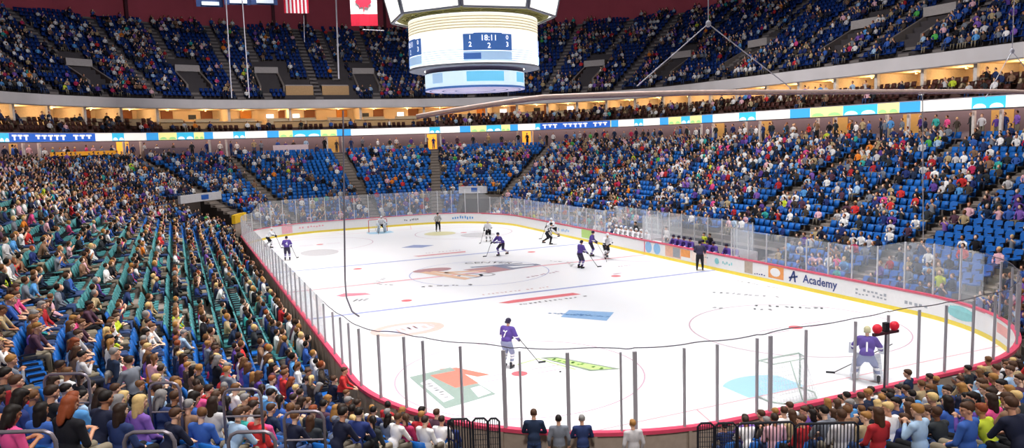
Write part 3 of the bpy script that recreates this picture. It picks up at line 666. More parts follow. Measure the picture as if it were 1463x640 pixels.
for i, (d, z) in enumerate(((21.3, 10.5), (22.2, 10.95), (23.1, 11.4))):
    f = -66.0
    while f < 70:
        s = fscale(f, d); f += .62/s
        if -8.7 < f < 6.7 and i > 0: continue
        x, y, nx, ny = pt(f, d+.2)
        if (math.floor(f*s/4.3*1.0) % 1 == 0) and abs((f*s) % 4.3) < .7: continue
        seats.append([x, y, z, math.atan2(-ny, -nx)-PI/2, 'brown', rng.random() < .28, f, d, i, 2])
# standing rail-side crowd on the concourse
stand_ppl = []
f = -60.
while f < 62:
    f += (.7 if f > 12 or f < -9 else 1.4)/fscale(f, 20.8)*rng.uniform(.6, 1.6)
    x, y, nx, ny = pt(f, 20.7+rng.uniform(0, 1.6)); stand_ppl.append((x, y, ZT, math.atan2(-ny, -nx)-PI/2+rng.uniform(-.5, .5)))
S = seats
XYZ = np.array([[s[0], s[1], s[2]+1.15] for s in S]); uvz = proj(XYZ)
inview = (uvz[2] > 2) & (uvz[0] > -25) & (uvz[0] < 1488) & (uvz[1] < 652) & (uvz[1] > -10)
U_, V_, Z_ = uvz
# people noticed one by one in the photograph: head pixel, shirt, hair
SPEC = [(12, 425, 13, 2), (38, 425, 13, 2), (48, 452, 16, 1), (15, 595, 13, 0), (207, 588, 11, 5), (143, 590, 25, 7), (92, 520, 20, 1), (105, 505, 21, 2), (165, 455, 18, 2), (245, 470, 17, 1), (283, 598, 8, 3), (120, 590, 0, 0), (55, 590, 8, 0), (30, 585, 3, 0), (332, 525, 4, 4), (307, 540, 14, 6), (277, 540, 25, 4), (150, 525, 3, 6), (180, 535, 4, 1), (395, 550, 14, 3), (397, 575, 8, 0), (430, 565, 22, 1), (100, 495, 22, 7), (155, 505, 20, 2), (175, 510, 13, 2), (205, 515, 19, 1), (345, 590, 5, 1), (360, 600, 14, 1), (383, 606, 13, 2), (460, 600, 4, 1), (500, 590, 22, 0), (522, 580, 5, 4), (536, 608, 25, 0), (555, 605, 7, 2), (580, 598, 12, 2), (655, 615, 27, 0), (640, 600, 3, 0), (612, 605, 5, 1),
        (1337, 555, 19, 2), (1320, 560, 20, 3), (1305, 575, 7, 1), (1285, 560, 8, 0), (1360, 550, 25, 6), (1372, 565, 0, 4), (1415, 595, 18, 3), (1425, 600, 18, 7), (1395, 555, 5, 3), (1410, 550, 23, 2), (1440, 545, 23, 2), (1340, 590, 26, 5), (1365, 600, 25, 2), (1340, 630, 14, 0), (1235, 630, 25, 2), (1280, 625, 20, 5), (1258, 600, 15, 2), (1420, 625, 4, 6), (1385, 590, 10, 0), (1450, 590, 21, 2), (1380, 530, 25, 0), (1124, 600, 7, 2), (1155, 598, 3, 0), (1175, 600, 21, 1), (1140, 590, 5, 2), (1440, 520, 5, 1), (1455, 500, 9, 1), (1240, 590, 20, 4), (1210, 590, 22, 1)]
over = {}
for u, v, sh, ha in SPEC:
    dd = np.hypot(U_-u, V_-v)+(~inview)*1e4; j = int(np.argmin(dd))
    if dd[j] < 30: S[j][5] = True; over[j] = (sh, ha)
blueclear = [(0, 460, 60, 560), (1290, 335, 1340, 350)]
for j in range(len(S)):
    if j in over or not inview[j]: continue
    u, v = U_[j], V_[j]
    if (0 < u < 62 and 478 < v < 545): S[j][5] = rng.random() < .15
occ = [j for j in range(len(S)) if S[j][5]]; emp = [j for j in range(len(S)) if not S[j][5]]
inocc = sorted([j for j in occ if inview[j] and S[j][9] == 0], key=lambda j: Z_[j])
IND = inocc[:300]; inds = set(IND)
inemp = sorted([j for j in emp if inview[j] and S[j][9] == 0], key=lambda j: Z_[j]); INDE = inemp[:300]; indes = set(INDE)

# ---- merged low-detail meshes
def mesh_from_arrays(name, V, F, col, material):
    me = bpy.data.meshes.new(name); nv = len(V); me.vertices.add(nv); me.vertices.foreach_set('co', V.astype(np.float32).ravel())
    nl = F.size; nf = len(F); me.loops.add(nl); me.loops.foreach_set('vertex_index', F.astype(np.int32).ravel()); me.polygons.add(nf)
    me.polygons.foreach_set('loop_start', np.arange(0, nl, F.shape[1], dtype=np.int32)); me.update(calc_edges=True)
    a = me.color_attributes.new('col', 'FLOAT_COLOR', 'POINT'); a.data.foreach_set('color', np.c_[col, np.ones(len(col))].astype(np.float32).ravel())
    me.materials.append(material); me.validate(); return me
def tri(mb):
    F = []
    for f in mb.f:
        for i in range(1, len(f)-1): F.append((f[0], f[i], f[i+1]))
    return np.array(mb.v), np.array(F)
def place(protoV, protoF, pos, ang, scl, cols):
    """cols: (n, nv, 3)"""
    n = len(pos); nv = len(protoV); c, s = np.cos(ang)[:, None], np.sin(ang)[:, None]; P = protoV[None]*scl[:, None, None]
    X = P[..., 0]*c-P[..., 1]*s+pos[:, 0:1]; Y = P[..., 0]*s+P[..., 1]*c+pos[:, 1:2]; Z = P[..., 2]+pos[:, 2:3]
    V = np.stack([X, Y, Z], -1).reshape(-1, 3); F = (protoF[None]+(np.arange(n)*nv)[:, None, None]).reshape(-1, protoF.shape[1]); return V, F, cols.reshape(-1, 3)
sm = MB()
def seat_shape(back, pan):
    back.hexa([(-.23, -.27, .42), (.23, -.27, .42), (.22, -.2, .42), (-.22, -.2, .42)], [(-.2, -.4, .86), (.2, -.4, .86), (.19, -.33, .86), (-.19, -.33, .86)])
    pan.hexa([(-.22, -.2, .38), (.22, -.2, .38), (.2, .2, .4), (-.2, .2, .4)], [(-.22, -.2, .44), (.22, -.2, .44), (.2, .2, .47), (-.2, .2, .47)])
seat_shape(sm, sm); sv, sf = tri(sm)
pos = np.array([[S[j][0], S[j][1], S[j][2]] for j in range(len(S)) if j not in indes]); ang = np.array([S[j][3] for j in range(len(S)) if j not in indes])
lin = {k: np.array(srgb(v)) for k, v in SEATC.items()}
cc = np.array([lin[S[j][4]] for j in range(len(S)) if j not in indes])*rng.uniform(.82, 1.12, (len(pos), 1)); cols_ = np.repeat(cc[:, None, :], len(sv), 1)
V, F, cl = place(sv, sf, pos, ang, np.ones(len(pos)), cols_)
o = link('seat_rows', mesh_from_arrays('seat_rows', V, F, cl, attr_mat('seat plastic', .45))); tag(o, 'rows of folding seats filling the stands, blue and teal', 'seats', kind='stuff')

def lowp(pose):
    """returns verts, tris, part id per vertex: 0 shirt 1 trousers 2 skin 3 hair"""
    mb = MB(); pid = []
    def done(k): pid.extend([k]*(len(mb.v)-len(pid)))
    h = .46 if pose != 'stand' else .92
    lean = {'sit': .0, 'lean': .16, 'stand': .03, 'arm': 0.0}[pose]
    T = [(h-.02, .17, .12, 0), (h+.28, .16, .11, lean*.5), (h+.5, .2, .1, lean), (h+.585, .08, .06, lean)]; n = 7; vs = []; fs = []
    for z, rx, ry, y in T: vs += [(rx*math.cos(2*PI*j/n), y+ry*math.sin(2*PI*j/n), z) for j in range(n)]
    for i in range(3):
        for j in range(n): fs.append((i*n+j, i*n+(j+1) % n, (i+1)*n+(j+1) % n, (i+1)*n+j))
    fs.append(tuple(3*n+j for j in range(n))); mb.add(vs, fs)
    z = h+.5
    for q in (-1, 1):
        if pose == 'arm': el = (q*.27, .1, z-.12); ha = (q*.12, .22, z+.12)
        elif pose == 'stand': el = (q*.27, .03, h+.22); ha = (q*.22, .16, h+.08)
        else: el = (q*.26, lean+.06, h+.26); ha = (q*.12, .22+lean*.5, h+.13)
        mb.tube([(q*.17, lean, z), el], [.065, .05], 5); done(0); mb.tube([el, ha], [.045, .035], 4); done(2 if (pose == 'arm' or (pose == 'lean' and q > 0)) else 0)
    done(0)
    for q in (-1, 1):
        if pose == 'stand': mb.tube([(q*.09, 0, .95), (q*.11, 0, .05)], [.1, .06], 5)
        else: mb.tube([(q*.09, .0, .5), (q*.12, .42, .52), (q*.13, .46, .1)], [.09, .07, .05], 5)
    done(1)
    hz = h+.585+.14; mb.ell((0, lean+.04, hz), (.085, .1, .125), 8, 6); done(2)
    mb.ell((0, lean+.015, hz+.03), (.1, .108, .12), 8, 5); done(3)
    v, f = tri(mb); return v, f, np.array(pid)
VAR = [lowp(p) for p in ('sit', 'sit', 'lean', 'arm')]; STV = lowp('stand')
slin = np.array([srgb(c) for c in SHIRTS]); hlin = np.array([srgb(c) for c in HAIRS]); klin = np.array([srgb(c) for c in SKINS]); plin = np.array([srgb(c) for c in PANTS])
def crowd_mesh(items, protos, pick):
    Vs, Fs, Cs = [], [], []; off = 0
    for k, (v, f, pid) in enumerate(protos):
        idx = [t for t, q in enumerate(pick) if q == k]
        if not idx: continue
        P = np.array([items[t][:3] for t in idx], float); A = np.array([items[t][3] for t in idx])+rng.uniform(-.25, .25, len(idx)); n = len(idx)
        sh = slin[rng.choice(len(SHIRTS), n, p=SW)]; ha = hlin[rng.choice(8, n, p=HWt)]; sk = klin[rng.choice(5, n, p=SKW)]; pa = plin[rng.integers(0, 6, n)]
        tab = np.stack([sh, pa, sk, ha], 1); cols = tab[:, pid, :]
        vv, ff, c = place(v, f, P, A, rng.uniform(.86, 1.08, n), cols); Vs.append(vv); Fs.append(ff+off); Cs.append(c); off += len(vv)
    return np.concatenate(Vs), np.concatenate(Fs), np.concatenate(Cs)
items = [S[j][:4] for j in occ if j not in inds]; V1, F1, C1 = crowd_mesh(items, VAR, rng.choice(4, len(items), p=[.4, .25, .25, .1]))
V2, F2, C2 = crowd_mesh(stand_ppl, [STV], [0]*len(stand_ppl))
o = link('crowd', mesh_from_arrays('crowd', np.concatenate([V1, V2]), np.concatenate([F1, F2+len(V1)]), np.concatenate([C1, C2]), attr_mat('clothing and skin')))
tag(o, 'thousands of seated spectators in mixed colours filling the stands beyond the nearest rows', 'crowd', kind='stuff')

# ---- individual seats
def rounded_back():
    mb = MB(); n = 6; fr_, bk = [], []
    pts_ = [(-.23, .42), (-.235, .7), (-.21, .83), (-.15, .88), (.15, .88), (.21, .83), (.235, .7), (.23, .42)]
    def yy(x, z): return -.24-(z-.42)*.3-.04*(1-(x/.24)**2)
    mb.hexa([(x, yy(x, z), z) for x, z in pts_], [(x, yy(x, z)+.045, z) for x, z in pts_]); return mb
mb_b = rounded_back(); mb_p = MB()
q = [(-.22, -.22), (-.23, .1), (-.19, .2), (-.1, .235), (.1, .235), (.19, .2), (.23, .1), (.22, -.22)]
mb_p.hexa([(x, y, .39+.06*max(0, y)) for x, y in q], [(x, y, .45+.08*max(0, y)) for x, y in q])
mb_s = MB(); mb_s.box(-.03, .03, -.3, -.24, 0, .5); mb_s.box(-.2, .2, -.3, -.22, .3, .36); mb_s.box(-.255, -.215, -.2, .12, .62, .66); mb_s.box(.215, .255, -.2, .12, .62, .66); mb_s.box(-.25, -.22, -.26, -.18, .3, .64); mb_s.box(.22, .25, -.26, -.18, .3, .64)
mblue = mat('blue seat plastic', SEATC['blue'], .4, noise=.05); mteals = mat('teal seat plastic', SEATC['teal'], .4, noise=.05); mstd = mat('seat stand iron', '#23242c', .5)
meb = mb_b.mesh('backrest', mblue); mep = mb_p.mesh('seat_pan', mblue); mes = mb_s.mesh('armrest_stand', mstd)
def zone(f):
    if f < -HALF+.01 or f > HALF: f = f
    if f < 0:
        if f < -75.1: return 'near end stand'
        if f < -73: return 'near corner stand'
        if f < -61.7: return 'near left corner stand'
        if f < -17.8: return 'left stand'
        return 'far stand'
    if f > 75.1: return 'near end stand'
    if f > 61.7: return 'near right corner stand'
    return 'right stand'
ZS = {'near end stand': -HALF, 'near corner stand': -75.2, 'near left corner stand': GAP[1], 'left stand': -61.7, 'far stand': -17.8, 'near right corner stand': 61.7, 'right stand': 17}
def spot(j):
    s = S[j]; z = zone(s[6]); base = ZS[z] if not (z == 'near end stand' and s[6] > 0) else 75.0-30
    n = int(round((s[6]-base)*fscale(s[6], s[7])/.55))+1
    return f"row {s[8]+1}, seat {n}", z
for j in INDE:
    s = S[j]; sp, z = spot(j); r = empty('folding_seat', (s[0], s[1], s[2]), s[3]); tag(r, f"empty {s[4]} folding seat in the {z}, {sp}", 'seat', 'empty folding seats nearest the camera')
    for nm, me in (('backrest', meb), ('seat_pan', mep)):
        o = link(nm, me, r); o.material_slots[0].link = 'OBJECT'; o.material_slots[0].material = mblue if s[4] == 'blue' else mteals
    o = link('armrest_stand', mes, r)

# ---- individual people
def limb_hand(mb, wr, dirv, side, r=.009):
    wr = Vector(wr); d = Vector(dirv).normalized(); p = wr+d*.045; lat = d.cross(Vector((0, 0, 1)));
    lat = (lat if lat.length > .1 else Vector((1, 0, 0))).normalized(); mb.ell(p, (.036, .036, .036), 8, 6); mb.cap(wr, wr+d*.07, .026, .03, 8)
    for k, (o_, L) in enumerate(((-.03, .062), (-.01, .075), (.01, .07), (.03, .052))):
        b = p+lat*o_+d*.03; m_ = b+d*L*.55+Vector((0, 0, -.008)); e = m_+d*L*.4+Vector((0, 0, -.022)); mb.cap(b, m_, r, r*.92, 6); mb.cap(m_, e, r*.92, r*.8, 6)
    b = wr+d*.02-lat*.03*side; mb.cap(b, b+d*.04-lat*.028*side, .012, .01, 6)
def head(mb, c, yaw=0, pitch=0):
    M_ = Matrix.Rotation(yaw, 4, 'Z') @ Matrix.Rotation(pitch, 4, 'X'); c = Vector(c)
    def E(p, r, n=12, h=10): mb.ell(c+(M_ @ Vector(p)), r, n, h, 0, M_.to_3x3())
    E((0, -.012, .02), (.077, .096, .098), 16, 12); E((0, .022, -.045), (.058, .065, .07)); E((0, .062, -.09), (.026, .024, .022)); E((0, .098, -.012), (.013, .022, .024), 8, 6); E((0, .088, .012), (.011, .014, .03), 8, 6)
    for q in (-1, 1): E((q*.079, -.005, -.012), (.012, .022, .034), 8, 6); E((q*.034, .077, .028), (.026, .014, .01), 8, 6); E((q*.04, .06, -.03), (.024, .02, .022), 8, 6)
    E((0, .088, -.056), (.024, .013, .008), 8, 6)
def build_person(pose, hair='short'):
    H = .47 if pose not in ('stand', 'railing') else .95; W = 0
    lean = {'sit': .0, 'lean': .2, 'clap': .04, 'look': .0, 'stand': .04, 'railing': .12, 'phone': .03}[pose]
    hy = {'look': .9, 'phone': .0}.get(pose, .0); hp = {'lean': -.12, 'phone': -.35, 'stand': 0, 'railing': -.1}.get(pose, -.08)
    pel = Vector((0, 0, H+.06)); chest = Vector((0, lean*.7, H+.4)); nk = Vector((0, lean+.0, H+.6)); hc = Vector((0, lean+.035, H+.735))
    sho = [Vector((q*.185, lean*.9, H+.52)) for q in (-1, 1)]
    up_stand = pose in ('stand', 'railing')
    if pose == 'clap': el = [Vector((q*.27, .12, H+.34)) for q in (-1, 1)]; wr = [Vector((q*.05, .24, H+.5)) for q in (-1, 1)]
    elif pose == 'lean': el = [Vector((q*.24, .34, H+.25)) for q in (-1, 1)]; wr = [Vector((q*.09, .46, H+.2)) for q in (-1, 1)]
    elif pose == 'phone': el = [Vector((q*.25, .06, H+.26)) for q in (-1, 1)]; wr = [Vector((q*.09, .28, H+.33)) for q in (-1, 1)]
    elif pose == 'stand': el = [Vector((q*.26, -.02, H+.24)) for q in (-1, 1)]; wr = [Vector((q*.25, .09, H+.02)) for q in (-1, 1)]
    elif pose == 'railing': el = [Vector((q*.27, .2, H+.26)) for q in (-1, 1)]; wr = [Vector((q*.12, .42, H+.16)) for q in (-1, 1)]
    else: el = [Vector((q*.26, .05, H+.26)) for q in (-1, 1)]; wr = [Vector((q*.12, .26, H+.13)) for q in (-1, 1)]
    if up_stand: hip = [Vector((q*.09, 0, .92)) for q in (-1, 1)]; kn = [Vector((q*.105, .02, .5)) for q in (-1, 1)]; an = [Vector((q*.11, -.01, .09)) for q in (-1, 1)]
    else: hip = [Vector((q*.09, .02, H+.05)) for q in (-1, 1)]; kn = [Vector((q*.13, .43, H+.06)) for q in (-1, 1)]; an = [Vector((q*.13, .45, .1)) for q in (-1, 1)]
    def torso(mb, g):
        mb.ell(chest, (.165+g, .108+g, .2+g), 16, 10); mb.ell(pel+Vector((0, lean*.15, .1)), (.15+g, .115+g, .16+g), 16, 10); mb.cap(sho[0], sho[1], .062+g, None, 10); mb.ell(pel, (.165+g, .12+g, .1+g), 14, 8)
    body = MB(); torso(body, -.01); body.cap(nk-Vector((0, .01, .06)), hc-Vector((0, .02, .06)), .055, .05, 10); head(body, hc, hy, hp)
    for q in (0, 1):
        body.cap(sho[q], el[q], .046, .038); body.cap(el[q], wr[q], .038, .026); limb_hand(body, wr[q], (wr[q]-el[q]), -1 if q else 1)
        body.cap(hip[q], kn[q], .075, .055); body.cap(kn[q], an[q], .052, .036); body.cap(an[q]-Vector((0, .03, .04)), an[q]+Vector((0, .15, -.055)), .04, .032)
    shirt = MB(); torso(shirt, .012)
    for q in (0, 1):
        shirt.cap(sho[q], el[q], .064, .052)
        if pose not in ('lean', 'phone'): shirt.cap(el[q], el[q].lerp(wr[q], .85), .052, .038)
    tr = MB(); tr.ell(pel, (.178, .132, .11), 14, 8)
    for q in (0, 1): tr.cap(hip[q], kn[q], .09, .07); tr.cap(kn[q], an[q]+Vector((0, 0, .03)), .068, .052)
    hr = MB(); M_ = Matrix.Rotation(hy, 4, 'Z') @ Matrix.Rotation(hp, 4, 'X')
    def E(p, r): hr.ell(hc+(M_ @ Vector(p)), r, 14, 10, 0, M_.to_3x3())
    E((0, -.028, .042), (.088, .097, .092)); E((0, .01, .075), (.07, .085, .05))
    if hair == 'long': E((0, -.07, -.06), (.085, .05, .13)); E((-.07, -.03, -.05), (.03, .05, .12)); E((.07, -.03, -.05), (.03, .05, .12)); E((0, -.085, -.14), (.075, .035, .12))
    elif hair == 'tail': E((0, -.12, .0), (.035, .04, .1)); E((0, -.135, -.08), (.026, .03, .08))
    elif hair == 'cap': E((0, .09, .05), (.06, .07, .012))
    eyes = MB()
    skin = remeshed(body, .0125, .5, 1, mats=[None]); 
    return {'body': skin, 'shirt': remeshed(shirt, .02, .5, 2, mats=[None]), 'trousers': remeshed(tr, .02, .5, 2, mats=[None]), 'hair': remeshed(hr, .012, .5, 0, mats=[None]), 'eyes': [(hc+(M_ @ Vector((q*.034, .086, .012)))) for q in (-1, 1)]}
eye_m = mat('dark eyes', '#20140e', .3)
PEOPLE = [build_person(p, h) for p, h in (('sit', 'short'), ('sit', 'long'), ('lean', 'short'), ('clap', 'short'), ('look', 'tail'), ('phone', 'long'), ('lean', 'cap'), ('look', 'short'))]
POSE = ['sitting upright', 'sitting, long hair', 'leaning forward', 'clapping', 'looking sideways, ponytail', 'looking down, long hair', 'leaning forward in cap', 'looking sideways']
for P in PEOPLE:
    mb = MB()
    for e in P['eyes']: mb.ell(e, (.012, .008, .008), 8, 6)
    P['eye'] = mb.mesh('eyes', eye_m, True)
def pm(kind, k):
    if kind == 's': return mat('shirt '+SNAME[k], SHIRTS[k], .85, noise=.06, nscale=12)
    if kind == 'h': return mat('hair '+HN[k], HAIRS[k], .6, noise=.12, nscale=30)
    if kind == 'k': return mat('skin '+str(k), SKINS[k], .55, noise=.03)
    return mat('trousers '+str(k), PANTS[k], .85, noise=.06)
def slot(o, m_, i=0): o.material_slots[i].link = 'OBJECT'; o.material_slots[i].material = m_
def add_person(P, loc, rz, sh, ha, sk, pa, label, group=None, scl=1.0, eyes=True):
    b = link('person', P['body']); b.location = loc; b.rotation_euler = (0, 0, rz); b.scale = (scl,)*3; slot(b, pm('k', sk)); tag(b, label, 'person', group)
    for nm, m_ in (('shirt', pm('s', sh)), ('trousers', pm('p', pa)), ('hair', pm('h', ha))): o = link(nm, P[nm], b); slot(o, m_)
    if eyes: link('eyes', P['eye'], b)
    return b
for n_, j in enumerate(IND):
    s = S[j]; v = int(rng.integers(0, 8)); sh, ha = over.get(j, (int(rng.choice(len(SHIRTS), p=SW)), int(rng.choice(8, p=HWt))))
    sk = int(rng.choice(5, p=SKW)); pa = int(rng.integers(0, 6)); sp, z = spot(j); hn = ('cap' if v == 6 else HN[ha]+' hair')
    add_person(PEOPLE[v], (s[0]+rng.uniform(-.03, .03), s[1]+rng.uniform(-.03, .03), s[2]+.0), s[3]+rng.uniform(-.3, .3), sh, ha, sk, pa, f"spectator in {SNAME[sh]} top, {hn}, {z}, {sp}", 'spectators in the nearest rows', float(rng.uniform(.9, 1.06)), eyes=n_ < 120)
# ------------------------------------------------------------------ standing men at the near boards, goal judge
STAND = {}
for k_, (p_, h_) in {'stand': ('stand', 'short'), 'railing': ('railing', 'short')}.items():
    P = build_person(p_, h_); mb = MB()
    for e in P['eyes']: mb.ell(e, (.012, .008, .008), 8, 6)
    P['eye'] = mb.mesh('eyes', eye_m, True); STAND[k_] = P
shoe = MB()
for q in (-1, 1): shoe.cap((q*.11, -.05, .05), (q*.11, .16, .045), .052, .045, 10)
shoe_me = shoe.mesh('shoes', mat('dark shoes', '#26201e', .6), True)
def at(u, v, y=None, z=None):
    D = fw + R2*((u-731.5)/FPX) - U2*((v-320)/FPX); t = ((y-CP[1])/D.y) if y is not None else ((z-CP[2])/D.z); return Vector(CP)+D*t
def man(x, y, z, rz, k, sh, ha, sk, pa, label, scl=1.0, hood=None):
    b = add_person(STAND[k], (x, y, z), rz, sh, ha, sk, pa, label, None, scl); link('shoes', shoe_me, b); return b
gapn = -70.6
for f_, d_, sh, ha, pa, k, lab, sc_ in ((-69.55, .75, 26, 2, 1, 'railing', 'standing person in navy jacket with ponytail leaning at the near boards', 1.03), (-70.13, .72, 4, 0, 3, 'stand', 'standing person in grey hooded top beside the one in navy at boards', .97), (-70.68, .75, 2, 6, 2, 'railing', 'standing person in slate blue shirt and grey hair at the near boards', .97), (-71.8, .95, 6, 4, 3, 'stand', 'standing person in pale printed tee shirt at the near boards, apart', .95)):
    x, y, nx, ny = pt(f_, d_); man(x, y, .0, math.atan2(-ny, -nx)-PI/2+.15, k, sh, ha, 0, pa, lab, sc_)
mb = MB(); band(mb, [(.16, -.1), (.16, 0), (11, 0), (11, -.1)], GAP[0], GAP[1], .5); structure('floor_tunnel', mb, mat('tunnel floor', '#5a4f49', .8))
# standing couple in the left foreground aisle and leaning fan in red at the boards
def near_seat(u, v):
    dd = np.hypot(U_-u, V_-v)+(~inview)*1e4; j = int(np.argmin(dd)); return S[j]
for u, v, k, sh, ha, pa, lab, rz in ((152, 545, 'stand', 26, 6, 2, 'standing person in navy jacket among the seats, back to the camera', 0), (186, 545, 'railing', 4, 1, 2, 'standing person in grey top with dark hair beside the navy jacket', 1.9), (478, 560, 'railing', 14, 2, 0, 'person in red top leaning over the left boards', -.5)):
    s = near_seat(u, v); man(s[0]+.1, s[1]+.1, s[2], s[3]+rz, k, sh, ha, 0, pa, lab, .95)
gj = pt(-(2*HALF-78.95), .95); 
st = empty('stool', (gj[0]-.1, gj[1]-.15, .55)); tag(st, 'dark stool behind the near glass by the goal light', 'stool'); mb = MB(); mb.tube([(0, 0, .4), (0, 0, .46)], .2, 16); mb.build('seat', mstd, st)
for a in range(3): mb = MB(); mb.tube([(.08*math.cos(a*2.1), .08*math.sin(a*2.1), .42), (.2*math.cos(a*2.1), .2*math.sin(a*2.1), 0)], .018, 6); mb.build('leg', mstd, st)
add_person(PEOPLE[0], (gj[0]-.1, gj[1]-.15, .55), .35, 26, 2, 0, 5, 'goal judge in navy top and khaki trousers sitting high behind near glass', None, 1.03)
# goal light on its pole
p = pt(-(2*HALF-79.15), .4); gl = empty('goal_light', (p[0], p[1], 0)); tag(gl, 'pole with two red goal lamps on a crossbar behind the near glass', 'goal light')
mb = MB(); mb.tube([(0, 0, .0), (0, 0, 2.95)], .03, 8); mb.build('pole', m_rope, gl); mb = MB(); mb.box(-.48, .48, -.05, .05, 2.78, 2.86); cbar = mb.build('crossbar', mat('dark bar', '#4a2c34', .5), gl)
for q in (-1, 1): mb = MB(); mb.ell((q*.34, 0, 2.98), (.15, .12, .14), 14, 10); mb.build('lamp', mat('red lamp', '#d8283c', .35, emit=.25), cbar, True)
mb = MB(); mb.box(-.07, .07, -.07, .07, 2.86, 3.12); mb.build('bracket', m_dark, gl)

# ------------------------------------------------------------------ goals
m_net = mat('white netting', '#e9ecef', .8, noise=0); m_pipe = mat('pale goal pipe', '#b9c9c2', .4, noise=.02); m_red3 = mat('red goal pipe', '#d2384a', .4, noise=.02)
for s, lab in ((-1, 'empty hockey goal with pale frame on the near goal line'), (1, 'hockey goal with white netting at the far end, goalkeeper in front')):
    g = empty('hockey_goal', (0, s*GL, 0), 0 if s > 0 else PI); tag(g, lab, 'goal'); mp = m_pipe if s < 0 else m_red3
    mb = MB(); mb.tube([(-.915, 0, 0), (-.915, 0, 1.16), (-.86, 0, 1.22), (.86, 0, 1.22), (.915, 0, 1.16), (.915, 0, 0)], .032, 8); mb.build('frame', mp, g, True)
    mb = MB(); mb.tube([(-.915, 0, .03), (-.95, .6, .03), (-.6, 1.05, .03), (.6, 1.05, .03), (.95, .6, .03), (.915, 0, .03)], .025, 8); mb.tube([(-.86, 0, 1.22), (-.7, .5, 1.2), (.7, .5, 1.2), (.86, 0, 1.22)], .02, 8); mb.tube([(0, .5, 1.2), (0, 1.05, .05)], .02, 8); mb.build('rear_frame', m_pipe if s < 0 else m_board, g, True)
    mb = MB()
    def netp(a, h):   # a across 0..1 along path, h height 0..1
        top = [(-.86, 0, 1.22), (-.7, .5, 1.2), (.7, .5, 1.2), (.86, 0, 1.22)]; bot = [(-.915, 0, .03), (-.8, .95, .03), (.8, .95, .03), (.915, 0, .03)]
        def along(P, a):
            Ls = [math.dist(P[i], P[i+1]) for i in range(3)]; t = a*sum(Ls)
            for i in range(3):
                if t <= Ls[i] or i == 2: u = min(1, t/Ls[i]); return Vector(P[i]).lerp(Vector(P[i+1]), u)
                t -= Ls[i]
        return along(bot, a).lerp(along(top, a), h)
    for i in range(27): mb.tube([netp(i/26, h/4) for h in range(5)], .006, 3, 0, False)
    for i in range(10): mb.tube([netp(a/18, i/9) for a in range(19)], .006, 3, 0, False)
    mb.build('net', m_net, g)

